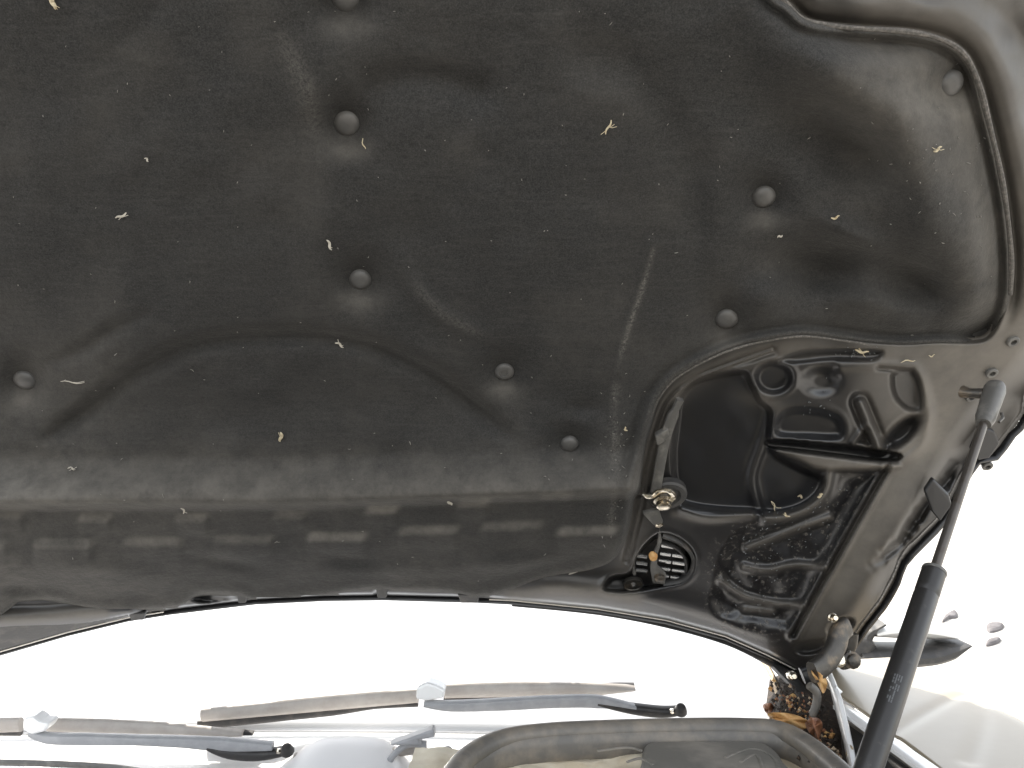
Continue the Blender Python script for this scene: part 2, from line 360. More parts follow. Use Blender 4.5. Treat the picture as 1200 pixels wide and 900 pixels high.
def liner_h(X, Y):
    sd = sd_poly(X, Y, LINER, n=4)
    h = np.zeros(X.shape)
    # heat-pressed rim: thin groove and rolled bead
    upper = ss(X, 860, 940) + ss(X, 720, 760)*0.3
    upper = np.clip(ss(X, 860, 940) + .7*ss(X, 705, 750), 0, 1)*.85 + .15
    h += upper*(.0040*g(sd+5, 4.5) - .0028*g(sd+13, 5)) 
    h -= .010*ss(sd, -45, -6)*(.12+.88*ss(X, 900, 1000))
    h -= np.clip(sd, 0, 20)*.0034
    # arch and the lower roll
    d, p, s = dist_line(X, Y, ARC)
    inside = sd_poly(X, Y, np.vstack([ARC, [(600, 700), (55, 700)]]), smooth=False)
    h -= .0040*ss(-inside, -16, 16)*ss(-Y, -575, -450) + .0080*g(d, 11)*ss(-Y, -530, -480)
    yb = Y + (X-330)*(X > 330)*.035 + ((X-330)/330)**2*0
    h += .007*ss(yb, 470, 545) + .024*ss(yb, 532, 594) - .017*ss(yb, 586, 601)
    h -= .011*ss(yb, 635, 715)
    # waffle pads
    fade = ss(-X, -720, -690)
    for i, (x, y) in enumerate(UPD):
        bx = ss(X, x-22, x-12)*ss(-X, -x-22, -x-12)
        h += .5*(.0050+.0012*((i*7) % 3-1))*bx*(ss(Y, y-9, y+7) - ss(Y, y+8, y+26))
    for i, (x, y) in enumerate(LOD):
        bx = ss(X, x-38, x-28)*ss(-X, -x-38, -x-28)
        h += .5*(.0055+.0012*((i*5) % 3-1))*bx*(ss(Y, y-9, y+7) - ss(Y, y+8, y+34))
    # creases
    d, p, s = dist_line(X, Y, spline([(45, 432), (95, 410), (140, 382), (185, 366)], 6)); h += -.0045*g(d, 9)*np.sin(np.pi*np.clip(p, .02, .98))
    d, p, s = dist_line(X, Y, spline([(455, 280), (480, 330), (515, 368), (585, 402)], 6)); h += .0035*g(d-(s>0)*3, 10)*np.sin(np.pi*np.clip(p, .02, .98)); h += 0*s*.0042*g(d, 16)*np.sin(np.pi*np.clip(p, .02, .98))
    d, p, s = dist_line(X, Y, spline([(335, -20), (350, 60), (372, 150), (385, 250)], 6)); h += .0025*g(d, 22)
    d, p, s = dist_line(X, Y, spline([(765, 285), (745, 350), (728, 420), (720, 520)], 6)); h += .0015*g(d, 7)
    d, p, s = dist_line(X, Y, spline([(640, 70), (690, 62), (745, 85), (780, 140), (800, 220), (795, 300)], 6)); h -= .0060*g(d, 30)*np.sin(np.pi*np.clip(p, .05, .95))
    d, p, s = dist_line(X, Y, spline([(440, 100), (490, 88), (560, 105)], 6)); h += -.0060*g(d, 20)
    # top right corner: ridge, outer slope catches the light
    d, p, s = dist_line(X, Y, spline([(880, 10), (945, 70), (1010, 120), (1060, 165), (1085, 230), (1110, 290), (1130, 340)], 6))
    h += .022*g(d, 48)*np.sin(np.pi*np.clip(.12+p*.8, 0, 1))
    h -= .020*blob(X, Y, 985, 165, 80, 45, 30)
    # right lobe between clip row and cut-out
    h -= .022*blob(X, Y, 955, 318, 55, 34, 5) + .018*blob(X, Y, 1070, 330, 45, 28, 35)
    h += .009*blob(X, Y, 1000, 275, 40, 14, 25) + .006*blob(X, Y, 1010, 350, 60, 14, 10)
    h += .008*blob(X, Y, 900, 345, 40, 22, -25)
    h -= .005*blob(X, Y, 685, 478, 22, 12) + .003*blob(X, Y, 820, 250, 16, 90)
    for x, y, r, e in CLIPS:
        dd = np.hypot(X-x, Y-y)/r; h -= .0125*np.exp(-(dd/1.95)**2)*(r/14)
    # bottom lumps and general quilting
    low = ss(Y, 640, 665)
    h += low*(.0055*blob(X, Y, 110, 668, 70, 16, 5) + .005*blob(X, Y, 450, 668, 60, 14) - .005*blob(X, Y, 255, 655, 45, 8, 12) - .006*blob(X, Y, 400, 650, 40, 10, 15) + .006*blob(X, Y, 600, 655, 60, 12, -8) - .004*blob(X, Y, 30, 690, 25, 10))
    h = h*1.45 + .0032*vnoise(X, Y, 95, 1) + .0018*vnoise(X, Y, 38, 2) + .00028*vnoise(X, Y, 12, 3) + .00010*vnoise(X, Y, 5, 4)
    return h
def liner_wear_and_light(X, Y):
    w_ = np.zeros(X.shape)
    d, p, s = dist_line(X, Y, spline([(325, 35), (345, 75), (362, 115), (370, 165)], 6)); w_ += .38*g(d, 13)*np.sin(np.pi*np.clip(p, 0, 1))**.5
    d, p, s = dist_line(X, Y, spline([(768, 285), (752, 340), (735, 390), (720, 445)], 6)); w_ += .85*g(d+1.2*vnoise(X, Y, 14, 51), 2.6)*ss(1-p, 0, .3)*ss(p, 0, .1)
    d, p, s = dist_line(X, Y, spline([(722, 450), (720, 500), (722, 560), (715, 620)], 6)); w_ += .55*g(d, 5)*g(vnoise(X, Y, 22, 8), .7)
    d, p, s = dist_line(X, Y, spline([(480, 325), (515, 365), (580, 402)], 6)); w_ += .30*g(d, 6)*ss(1-p, 0, .3)*ss(p, 0, .3)  # light on the crease's upward face, painted as a pale line
    sd = sd_poly(X, Y, LINER, n=4); w_ += .30*g(sd+4, 3.2)*ss(X, 720, 780)
    w_ += .15*blob(X, Y, 720, 530, 22, 40) + .1*blob(X, Y, 1120, 200, 50, 60)
    return np.clip(w_, 0, 1)
def liner_dust_and_light(X, Y):  # real dust plus light painted into the felt's colour
    d = .75*blob(X, Y, 1085, 105, 95, 90, 35) + .6*blob(X, Y, 1160, 260, 40, 150) + .16*ss(Y, 500, 540) + .58*ss(Y, 520, 580)*ss(-(Y+(X-330)*(X > 330)*.035), -596, -584) + .16*blob(X, Y, 60, 480, 140, 90)  # corner glow and lit lower band painted as paler felt
    for x, y, r, e in CLIPS: d += .5*blob(X, Y, x, y+r*1.9, r*1.6, r*.9)  # lit lower walls of the clip dimples, painted pale
    for pads, hw in ((UPD, 15), (LOD, 31)):
        for k, (x, y) in enumerate(pads):
            box = ss(hw+3-np.abs(X-x+(Y-y)*.5), -6, 6)*ss(5-np.abs(Y-y-((X-x)*-.03 if x > 400 else 0)), -4, 4)
            d += (.75+.2*((k*5) % 3-1))*box  # light on the upward pad faces, painted as pale boxes
    d += .22*ss(-X, -330, 0)*ss(Y, 330, 520)
    return np.clip(d + .12*vnoise(X, Y, 60, 11), 0, 1)

def keep_liner(X, Y):
    return (sd_poly(X, Y, LINER, n=4) < 12) & (sd_poly(X, Y, HOOD, smooth=False) < -8)
me = grid_mesh('insulation_liner', np.arange(-66, 1204, 2.6), np.arange(-54, 722, 2.6),
               lambda X, Y: on_hood(X, Y, liner_h(X, Y)), keep_liner, {'wear_and_light': liner_wear_and_light, 'dust_and_light': liner_dust_and_light})
liner = link('insulation_liner', me, M_FELT, car, 'black pressed felt liner under the raised hood, quilted and dusty')

_lx = np.arange(-66, 1230, 4.0); _ly = np.arange(-54, 760, 4.0); _LH = liner_h(*np.meshgrid(_lx, _ly)); _LS = sd_poly(*np.meshgrid(_lx, _ly), LINER, n=4)
def bil(G, gx, gy, x, y):
    fx = (x-gx[0])/(gx[1]-gx[0]); fy = (y-gy[0])/(gy[1]-gy[0]); i = int(np.clip(fx, 0, len(gx)-2)); j = int(np.clip(fy, 0, len(gy)-2)); fx -= i; fy -= j
    return float((G[j, i]*(1-fx)+G[j, i+1]*fx)*(1-fy) + (G[j+1, i]*(1-fx)+G[j+1, i+1]*fx)*fy)
def lh(x, y): return bil(_LH, _lx, _ly, x, y)
def lsd(x, y): return bil(_LS, _lx, _ly, x, y)
M_EDGE = mat('frayed_felt_edge', (.075, .070, .063), .9, noise=(420, (.20, .18, .16), .45, .75), bump=(500, .6, .001))
for q in ([(758, 505), (752, 525), (742, 562), (735, 600), (728, 632), (716, 652)], [(905, -14), (925, 8), (948, 26), (1000, 33), (1060, 37), (1100, 45), (1128, 62), (1145, 92), (1158, 140), (1170, 190), (1179, 240), (1185, 300), (1184, 345)], [(762, 492), (771, 468), (790, 445), (820, 426), (860, 409), (900, 399), (940, 394), (980, 398), (1020, 404)]):
    q = spline(q, 5); thick = .0007 if q[0][0] < 760 and q[0][1] > 500 else (.0019 if q[0][1] < 0 else .0011)
    add('cut_edge_or_lit_sliver', sweep([OH(x, y, .0002+.0004*math.sin(i*1.3)) for i, (x, y) in enumerate(q)], [thick*(1+.12*math.sin(i*.7)) for i in range(len(q))], up=HN, n=8), M_EDGE, liner)
add('cut_edge_or_lit_sliver', sweep([OH(x, y, -.004) for x, y in spline([(630, 680), (650, 677), (672, 671), (692, 662)], 5)], .0011, n=8), mat('lit_sliver', (.42, .39, .34), .7), liner)  # bright sliver of the lit lip, drawn as a pale strand
clip_proto = None
for i, (x, y, r, e) in enumerate(CLIPS):
    rr = r*hood_m(x, y)*1.02; c = OH(x, y, lh(x, y)+.0005)
    e1 = OH(x+2, y, lh(x+2, y)) - OH(x-2, y, lh(x-2, y)); e2 = OH(x, y-2, lh(x, y-2)) - OH(x, y+2, lh(x, y+2))
    nrm = e2.cross(e1).normalized()
    if nrm.dot(Vector(HN)) < 0: nrm = -nrm
    nrm = (nrm + Vector(HN)*2.5).normalized()
    prof = [(rr, -.004), (rr*1.0, .0008), (rr*.97, .0022), (rr*.86, .0040), (rr*.66, .0055), (rr*.40, .0064), (rr*.16, .0068)]
    if i in (2,): prof = [(rr, -.004), (rr, .0008), (rr*.97, .0022), (rr*.86, .0040), (rr*.62, .0050), (rr*.36, .0050), (rr*.33, .0042), (rr*.12, .0042)]
    if i == 9: prof = [(rr, -.004), (rr, .0004), (rr*.85, .0012), (rr*.4, .0016)]
    add('retaining_clip', lathe(c, nrm, prof, 28, 1.0, hint=(1, 0, .2)), M_CLIP, liner, 'clip with a small dimple in its centre' if i == 2 else ('clip half buried in the felt at the cut-out corner' if i == 9 else None))

# ---- inner frame of the hood (painted steel) as one relief
H_A = [(794, 466), (810, 447), (838, 437), (872, 434), (880, 450), (888, 466), (902, 478), (893, 515), (882, 555), (886, 588), (878, 599), (850, 600), (815, 596), (796, 588), (788, 565), (786, 530), (790, 492)]
H_3 = [(914, 481), (935, 475), (965, 478), (985, 487), (992, 503), (985, 517), (950, 517), (912, 514), (904, 500)]
H_BAR = [(903, 515), (960, 519), (1050, 530), (1047, 541), (1000, 538), (940, 531), (903, 525)]
H_5 = [(890, 534), (906, 528), (938, 545), (966, 560), (962, 578), (942, 594), (912, 602), (893, 595), (883, 568)]
H_W = [(1046, 434), (1076, 436), (1084, 478), (1066, 484), (1048, 470), (1042, 450)]
H_6 = [(992, 556), (1036, 549), (1010, 598), (985, 645), (958, 692), (934, 734), (905, 742), (870, 738), (838, 724), (828, 700), (836, 668), (846, 640), (870, 616), (915, 609), (955, 596), (978, 575)]
H_G = [(706, 690), (716, 676), (738, 671), (746, 652), (760, 634), (776, 625), (798, 632), (813, 648), (813, 668), (800, 682), (770, 688), (738, 694), (716, 694)]
H_T = [(905, 424), (935, 410), (985, 407), (1034, 409), (1026, 424), (975, 424), (930, 428)]
GRV = [(1040, 547), (1003, 612), (965, 680), (930, 744)]
LIPR = spline([(560, 706), (640, 690), (700, 694), (760, 702), (830, 722), (880, 742), (930, 752), (960, 742), (985, 720)], 6)
STRIP = spline([(1215, 300), (1190, 400), (1130, 470), (1090, 530), (1050, 600), (1010, 670), (975, 725)], 6)

def panel_h(X, Y):
    b = -.009 + 0*X
    sdh = sd_poly(X, Y, HOOD, smooth=False)
    sw = 2.2
    def hole(sd, depth, wdt=5.0, rim=.0014):
        nonlocal b
        b = b - depth*ss(-sd, -1, wdt) + rim*g(sd-3, 3.0)
    H_AA = [(794, 466), (810, 447), (838, 437), (872, 434), (884, 452), (892, 468), (905, 480), (905, 500), (903, 515), (910, 530), (940, 547), (966, 560), (962, 580), (942, 596), (912, 604), (893, 603), (878, 601), (850, 600), (815, 596), (796, 588), (788, 565), (786, 530), (790, 492)]
    sA = sd_poly(X, Y, H_AA); fA = ss(-sA, -2, 8); b = b*(1-fA) + fA*(-.034 + .00009*(Y-440))
    dA, pA, _ = dist_line(X, Y, spline([(905, 478), (893, 520), (881, 560), (890, 600)], 6)); b += .004*g(dA, 7)*fA
    hole(sd_ell(X, Y, 906, 443, 24, 20), .008, 8, .0012)
    hole(sd_ell(X, Y, 962, 447, 29, 21), .008, 16, 0)
    hole(sd_poly(X, Y, H_3), .009, 12, .0003)
    hole(sd_poly(X, Y, H_BAR), .024, 3, 0)
    hole(sd_ell(X, Y, 1057, 507, 34, 14, -42), .013, 10, .001)
    hole(sd_poly(X, Y, H_W), .008, 8, 0)
    hole(sd_poly(X, Y, H_6), .009, 24, 0)

    hole(sd_poly(X, Y, H_G), .026, 4, .001)
    hole(sd_poly(X, Y, H_T), .006, 8, 0)
    # ledge under the bar, tilted towards the light
    b += .010*ss(sd_poly(X, Y, [(912, 526), (1044, 543), (1038, 549), (966, 551), (935, 538)]), 4, -5)
    # big shoulder of the pressed frame round the right-hand pocket
    d, p, s = dist_line(X, Y, spline([(985, 429), (1060, 429), (1076, 436), (1088, 480), (1080, 520), (1046, 548)], 6)); b += .0035*g(d, 6)
    d, p, s = dist_line(X, Y, [(1030, 431.5), (1068, 435)]); b -= .006*g(d, 3)
    # Y-shaped stiffener
    d, p, s = dist_line(X, Y, [(1008, 472), (1030, 524)]); b += .005*g(d, 4) - .004*g(d-9, 3.5)
    d, p, s = dist_line(X, Y, [(1014, 498), (999, 519)]); b += .004*g(d, 3.5)
    b -= .006*ss(sd_poly(X, Y, [(1013, 504), (1022, 521), (1003, 519)], smooth=False), 1, -3)
    # crescent rib
    d, p, s = dist_line(X, Y, spline([(972, 556), (967, 575), (950, 593), (925, 605), (898, 608)], 6)); b += .006*g(d, 6)
    # cast ribs of the lower pocket
    for q, a in (([(876, 641), (910, 629), (938, 618), (972, 606)], .0065), ([(872, 664), (900, 668), (930, 662), (966, 664)], .0055), ([(846, 680), (870, 697), (905, 706), (940, 709)], .006), ([(873, 713), (905, 716)], .0035), ([(800, 598), (830, 606), (880, 604)], .004)):
        d, p, s = dist_line(X, Y, spline(q, 6)); b += a*g(d, 4.6)
    m6 = ss(sd_poly(X, Y, H_6), 2, -12)
    b += m6*(.0006*vnoise(X, Y, 9, 21) + .0018*vnoise(X, Y, 22, 22))*ss(Y, 610, 640)
    # groove beside the flat rail
    d, p, s = dist_line(X, Y, GRV); b += -.006*g(d, 2.6) + .0035*g(d-6, 3.2)*(s > 0) + .002*g(d-6, 3.2)*(s < 0)
    # liner-side channel
    d, p, s = dist_line(X, Y, spline([(735, 655), (748, 600), (760, 545), (772, 500), (786, 468), (815, 444), (860, 426), (905, 410)], 6)); b += -.004*g(d-2, 4) + .003*g(d+0, 1)
    d, p, s = dist_line(X, Y, [(738, 582), (752, 582)]); b -= .004*g(d, 1.6)
    # flange outside the rail
    d, p, s = dist_line(X, Y, STRIP)
    out = d*(s < 0)
    out = np.where(s > 0, 0, d) if False else d*(sd_poly(X, Y, np.vstack([STRIP, [(940, 850), (1300, 850), (1300, 300)]]), smooth=False) < 0)
    b -= .020*ss(out, 6, 46); b += .012*ss(out, 55, 95)
    b += .0025*vnoise(X, Y, 17, 23)*ss(out, 15, 50)
    d, p, s = dist_line(X, Y, spline([(1118, 545), (1108, 565), (1088, 588), (1076, 604), (1060, 628), (1040, 648), (1022, 662)], 3)); b -= .013*g(d+2*vnoise(X, Y, 7, 5), 6)*np.sin(np.pi*np.clip(.1+p*.85, 0, 1))
    b -= .010*blob(X, Y, 1067, 650, 9, 14, 20)
    # lower lip: rises towards the engine bay, rolls off at the edge
    d, p, s = dist_line(X, Y, LIPR)
    b += (.013-.007*ss(X, 730, 800))*g(d, 17)*ss(X, 560, 640)*ss(-X, -985, -900)
    b += .009*ss(Y, 700, 716)*ss(-X, -420, -120)*0
    d2, p2, s2 = dist_line(X, Y, [(-80, 728), (0, 727), (60, 724), (110, 719), (150, 716)]); b += .012*g(d2, 13)
    # little dark pockets above the lower edge on the left
    for (x, y, rx, ry) in ((250, 701, 26, 6), (446, 696, 9, 6), (180, 716, 12, 4)):
        b -= .010*ss(sd_ell(X, Y, x, y, rx, ry), 1, -3)
    d, p, s = dist_line(X, Y, [(188, 705), (178, 722)]); b += .004*g(d, 3)
    # hinge reinforcement area
    b -= .010*ss(sd_ell(X, Y, 985, 733, 17, 9, -25), 2, -4) + .010*ss(sd_ell(X, Y, 952, 758, 20, 8, -12), 2, -4)
    # top right: frame rolls round the liner
    band = sd_poly(X, Y, LINER, n=4)
    tr = ss(X, 900, 960)*ss(-Y, -400, -330)
    b += tr*(-.008*g(band-5, 6) + .004*g(band-28, 14) - .009*ss(band, 34, 70) + .0035*vnoise(X, Y, 34, 27)*ss(band, 25, 50))
    b += .0012*vnoise(X, Y, 60, 25) + .0005*vnoise(X, Y, 25, 26)
    b -= .030*ss(sdh, -9, -3)
    b = np.maximum(b, -.034)
    b -= .014*ss(-sd_poly(X, Y, LINER, n=4), 1, 7)
    return b
def panel_dust_and_light(X, Y):  # dusty rail, plus light and reflections painted as paler colour
    d = .04 + 0*X
    outr = (sd_poly(X, Y, np.vstack([STRIP, [(940, 850), (1300, 850), (1300, 300)]]), smooth=False) < 0)
    dl, p, s = dist_line(X, Y, spline([(1180, 400), (1110, 450), (1060, 560), (1010, 640), (960, 725)], 6)); d += .75*g(dl, 34)
    d += .33*ss(X, 985, 1030)*ss(-Y, -545, -520)  # lit plateau of the plate, its light painted into the colour
    band = sd_poly(X, Y, LINER, n=4); d += .12*ss(X, 900, 960)*ss(-Y, -420, -350) + .22*g(band-12, 12)*ss(X, 700, 760)
    d += .5*blob(X, Y, 1120, 455, 24, 12, -35)
    for q in (H_A, H_3, H_5, H_6, H_G, H_BAR): d *= 1-.93*ss(sd_poly(X, Y, q), 2, -6)
    for e in ((906, 443, 24, 20, 0), (962, 447, 29, 21, 0), (1057, 507, 34, 14, -42)): d *= 1-.9*ss(sd_ell(X, Y, *e), 2, -6)
    d *= 1-.85*ss(sd_poly(X, Y, H_T), 2, -6); d *= 1-.6*ss(sd_poly(X, Y, H_W), 2, -6)
    d *= 1-.8*ss(sd_poly(X, Y, [(905, 480), (940, 547), (966, 560), (942, 596), (912, 604), (878, 601), (885, 560)]), 2, -6)
    d += .55*blob(X, Y, 893, 470, 26, 9, 15) + .6*ss(sd_poly(X, Y, [(914, 526), (1044, 543), (1038, 549), (966, 551), (940, 541)]), 3, -4)  # reflected light on the wedge and ledge, painted pale
    for q in ([(972, 556), (967, 575), (950, 593), (925, 605), (898, 608)], [(876, 641), (910, 629), (938, 618), (972, 606)], [(872, 664), (900, 668), (930, 662), (966, 664)], [(846, 680), (870, 697), (905, 706), (940, 709)], [(873, 713), (905, 716)], [(790, 603), (830, 610), (880, 604)]):
        dl, p, s_ = dist_line(X, Y, spline(q, 6)); d += .5*g(dl, 4.5)  # lit rib tops painted as pale lines
    dl, p, s_ = dist_line(X, Y, [(600, 699), (660, 692), (700, 694), (745, 702)]); d += .8*g(dl, 9)  # glossy highlight of the lip painted as a pale band
    d += .28*g(band-14, 14)*ss(X, 700, 740)*ss(-X, -1000, -900)
    dl, p, s_ = dist_line(X, Y, [(-80, 726), (0, 725), (60, 722), (120, 718)]); d += .7*g(dl, 9)  # sunlight on the left lip painted as a pale band
    return np.clip(d, 0, .95)
def panel_spots(X, Y):
    return np.clip(ss(sd_poly(X, Y, H_6), 14, -8) + .5*blob(X, Y, 860, 660, 40, 50) + .5*ss(Y, 700, 730)*ss(X, 800, 850), 0, 1)
def keep_panel(X, Y):
    sdh = sd_poly(X, Y, HOOD, smooth=False); sdl = sd_poly(X, Y, LINER, n=3)
    return (sdh < -4) & (sdl > -9)
hoodp = None
me = grid_mesh('hood_frame', np.arange(640, 1246, 1.6), np.arange(-70, 800, 1.6), lambda X, Y: on_hood(X, Y, panel_h(X, Y)), keep_panel, {'dust_and_light': panel_dust_and_light, 'spots': panel_spots})
me2 = grid_mesh('hood_frame_left', np.arange(-70, 640.1, 2.0), np.arange(670, 800, 1.6), lambda X, Y: on_hood(X, Y, panel_h(X, Y)), keep_panel, {'dust_and_light': panel_dust_and_light, 'spots': panel_spots})
# one mesh: join the rear rail to the side frame
bm = bmesh.new(); bm.from_mesh(me); bm.from_mesh(me2); me.clear_geometry() if False else None
bm.to_mesh(me); bm.free(); bpy.data.meshes.remove(me2); me.shade_smooth()
framep = link('hood_frame', me, M_PAINT, car, 'glossy black pressed steel hood frame with pockets, dusty along its outer rail')

# outer skin of the hood with its folded hem
hp = [(x, y) for x, y in HOOD]
_me = grid_mesh('hood', np.arange(-62, 1240, 2.6), np.arange(-118, 800, 2.6), lambda X, Y: on_hood(X, Y, -.037+0*X), lambda X, Y: sd_poly(X, Y, HOOD, smooth=False) < -4)
skin = link('hood', _me, [M_PAINT, M_SILVER], car, 'raised hood panel, its sunlit outer skin showing as a thin pale edge')
sm = skin.modifiers.new('thickness', 'SOLIDIFY'); sm.thickness = .0016; sm.offset = -1; sm.material_offset = 1
hem_pts = np.array([(a[0]+(b_[0]-a[0])*k/6, a[1]+(b_[1]-a[1])*k/6-3) for a, b_ in zip(HOOD[:14], HOOD[1:15]) for k in range(6)])
V, Fc = sweep([OH(x, y, -.029) for x, y in hem_pts], .0030, .0042, up=HN, n=8)
add('hem', (V, Fc), M_PAINT, skin)
for a_, b_ in ((0, 24), (50, 84)):
    add('hem_highlight', sweep([OH(x, y-1.2, -.0235) for x, y in hem_pts[a_:b_]], .0010, .0008, up=HN, n=6), M_SILVER, skin, 'thin white painted edge of the outer skin')
lo_ = spline([(-60, 776), (0, 762), (80, 740), (150, 722)], 5); up_ = spline([(150, 719), (110, 726), (60, 730), (0, 732), (-60, 736)], 5)  # dark strip added over the lip, which would mirror the bright cowl
nq = len(lo_); nu = len(up_); loA = [OH(x, y, -.004) for x, y in lo_]; upA = [OH(x, y, -.001) for x, y in up_][::-1]
upA = [upA[int(round(k*(nu-1)/(nq-1)))] for k in range(nq)]
Vq = loA + upA + [p-Vector(HN)*.012 for p in loA] + [p-Vector(HN)*.012 for p in upA]
Fq = [(k, k+1, nq+k+1, nq+k) for k in range(nq-1)] + [(k, k+1, 2*nq+k+1, 2*nq+k) for k in range(nq-1)] + [(nq+k, nq+k+1, 3*nq+k+1, 3*nq+k) for k in range(nq-1)]
add('lip_dark_cover', (Vq, Fq), M_PLAST, framep, 'dark strip added along the rear edge at the far left to dull its reflection')
hem2 = spline([p for p in HOOD[15:30]], 2)
V, Fc = sweep([OH(x, y, -.029) for x, y in hem2], .0030, .0042, up=HN, n=8)
add('hem', (V, Fc), M_PAINT, skin, 'dark folded edge of the hood beside the strut')
# rubber buffer strip under the rear edge
bp_ = spline([(600, 706), (700, 716), (780, 731), (850, 751), (900, 774), (937, 794)], 5); nb = len(bp_)
V, Fc = sweep([OH(x, y, -.030) for x, y in bp_], [.0012+.0075*ss(i/nb, .45, 1) for i in range(nb)], .006, up=HN, n=10)
add('edge_seal', (V, Fc), M_PLAST, framep)

# small clips and rubber stops on the rear rail
for x, y, a, b_ in ((447, 695, 7, 6), (283, 702, 6, 5), (549, 702, 13, 5), (160, 723, 10, 4)):
    pts = [OH(x-a, y-b_, -.004), OH(x+a, y-b_, -.004), OH(x+a*.85, y+b_, -.004), OH(x-a*.7, y+b_, -.004)]
    o = add('edge_clip', slab(pts, -HN, .010), M_PLAST, framep, smooth=False); bevel(o, .0015)

# flange bolts on the hood frame
_px = np.arange(700, 1240, 3.0); _py = np.arange(380, 790, 3.0); _PH = panel_h(*np.meshgrid(_px, _py))
def pH(x, y): return bil(_PH, _px, _py, x, y)
for x, y in ((1187, 400), (1162, 437), (1138, 465), (1157, 546), (1108, 600)):
    c = OH(x, y, pH(x, y)+.0015); r = .0056
    add('bolt', merge(lathe(c, HN, [(r, -.003), (r, .0012), (r*.85, .002), (r*.5, .002), (r*.45, -.001), (r*.1, -.001)], 14)), M_SOCKET, framep)
# raised bracket plates on the flange
for pts in ([(1138, 528), (1150, 500), (1166, 506), (1172, 520), (1160, 537), (1146, 540)], [(1084, 577), (1094, 562), (1112, 580), (1116, 592), (1102, 612), (1092, 600)]):
    o = add('bracket', slab([OH(x, y, pH(*pts[0])+.010) for x, y in pts], -HN, .006), M_PAINT, framep, smooth=False); bevel(o, .0015)

# ------------------------------------------------------------------ washer pipe, clip and earth bolt beside the liner
pip = spline([(797, 468), (787, 490), (779, 515), (773, 545), (768, 576)], 5)
V, Fc = sweep([OH(x, y, .002) for x, y in pip], [.0035]*4+[.0055]*(len(pip)-4), .003, up=HN, n=10, sq=4)
rail = add('washer_pipe', (V, Fc), M_SOCKET, car, 'grey washer pipe clipped down the inner edge of the pocket'); 
pts = [OH(x, y, .007) for x, y in ((768, 512), (783, 503), (785, 512), (777, 519), (770, 523))]
bevel(add('pipe_clip', slab(pts, -HN, .007), M_SOCKET, rail, smooth=False), .001)
c = OH(782, 580, -.002)
earth = add('earth_point', merge(lathe(c, HN, [(.021, -.006), (.021, .001), (.019, .003), (.014, .003), (.012, .000)], 30)), M_PLAST, car, 'round black boss carrying a bright zinc bolt and bent tab')
c = OH(777, 587, .004); 
add('bolt_head', lathe(c, Vector(HN)+Vector((0, 0, -.25)), [(.0105, -.004), (.0105, .001), (.008, .003), (.0078, .0075), (.0062, .0085), (.002, .0088)], 14), M_CHROME, earth)
tb = spline([(754, 580), (763, 582), (772, 576), (783, 575), (789, 580), (788, 586)], 5)
V, Fc = sweep([OH(x, y, .010+.002*math.sin(i*.5)) for i, (x, y) in enumerate(tb)], .0030, .0016, up=HN, n=8, sq=3)
add('bent_tab', (V, Fc), M_CHROME, earth)
# bracket leading down to the vent
pts = [OH(x, y, .006) for x, y in ((753, 602), (772, 598), (777, 612), (775, 617), (766, 616))]
lk = add('latch_bracket', slab(pts, -HN, .005), M_SOCKET, car, 'grey folded bracket above the vent grille', smooth=False); bevel(lk, .001)
V, Fc = sweep([OH(x, y, .0065) for x, y in ((768, 615.5), (772, 616.5), (776, 614))], .0022, .002, up=HN, n=8)
add('bright_edge', (V, Fc), M_CHROME, lk)
pts = [OH(x, y, -.008) for x, y in ((773, 618), (770, 640), (764, 652), (762, 668), (765, 684), (779, 685), (781, 674), (770, 663), (771, 650), (776, 634))]
bevel(add('bracket_leg', slab(pts, -HN, .004), M_SOCKET, lk, smooth=False), .001)
add('rivet', lathe(OH(773, 678, -.006), HN, [(.006, -.003), (.006, .001), (.004, .003), (.001, .0035)], 12), M_STEEL, lk)
add('rivet', lathe(OH(742, 685, -.012), HN, [(.012, -.003), (.012, .001), (.011, .0015), (.010, 0.0), (.004, .000), (.002, .004)], 16), M_STEEL, lk)

# vent grille: surround + slats with their bright lower edges
gr = bpy.data.objects.new('vent_grille', None); COL.objects.link(gr); gr.parent = car; gr.location = -OFF
gr['label'] = 'small black vent grille with shiny slats in the frame opening'
q = spline([(776, 626), (800, 636), (813, 652), (812, 668), (800, 680), (778, 684)], 6)
V, Fc = sweep([OH(x, y, -.014) for x, y in q], .0040, .005, up=HN, n=8); add('surround', (V, Fc), M_PLAST, gr)
q2 = spline([(772, 634), (792, 641), (803, 655), (803, 672), (796, 680)], 6)
V, Fc = sweep([OH(x, y, -.018) for x, y in q2], .0022, .004, up=HN, n=8); add('surround', (V, Fc), M_PLAST, gr)
M_SLAT = mat('shiny_slat_plastic', (.42, .42, .42), .22, metal=.8, bump=(120, .2, .001))
back = [OH(x, y, -.030) for x, y in ((735, 655), (772, 630), (800, 640), (808, 660), (800, 682), (740, 688))]
add('backing', slab(back, -HN, .002), M_DARK, gr, smooth=False)
for k, yy in enumerate((639, 648.5, 657, 666, 674.5)):
    x0 = 775 - k*1.5; x1 = (789, 800, 802, 802, 800)[k]
    cols = [(x0, (x0+x1)/2-1.2), ((x0+x1)/2+1.2, x1)] if k else [(x0, x1)]
    for a, b_ in cols:
        y0 = yy + (a-775)*.14; y1 = yy + (b_-775)*.14
        add('slat', sweep([OH(a, y0, -.018), OH((a+b_)/2, (y0+y1)/2, -.0175), OH(b_, y1, -.018)], .0024, .0022, up=HN, n=8), M_SLAT, gr)
        add('slat_shadow_bar', sweep([OH(a, y0+4.5, -.020), OH(b_, y1+4.5, -.020)], .0012, .002, up=HN, n=6), M_PLAST, gr) if False else None
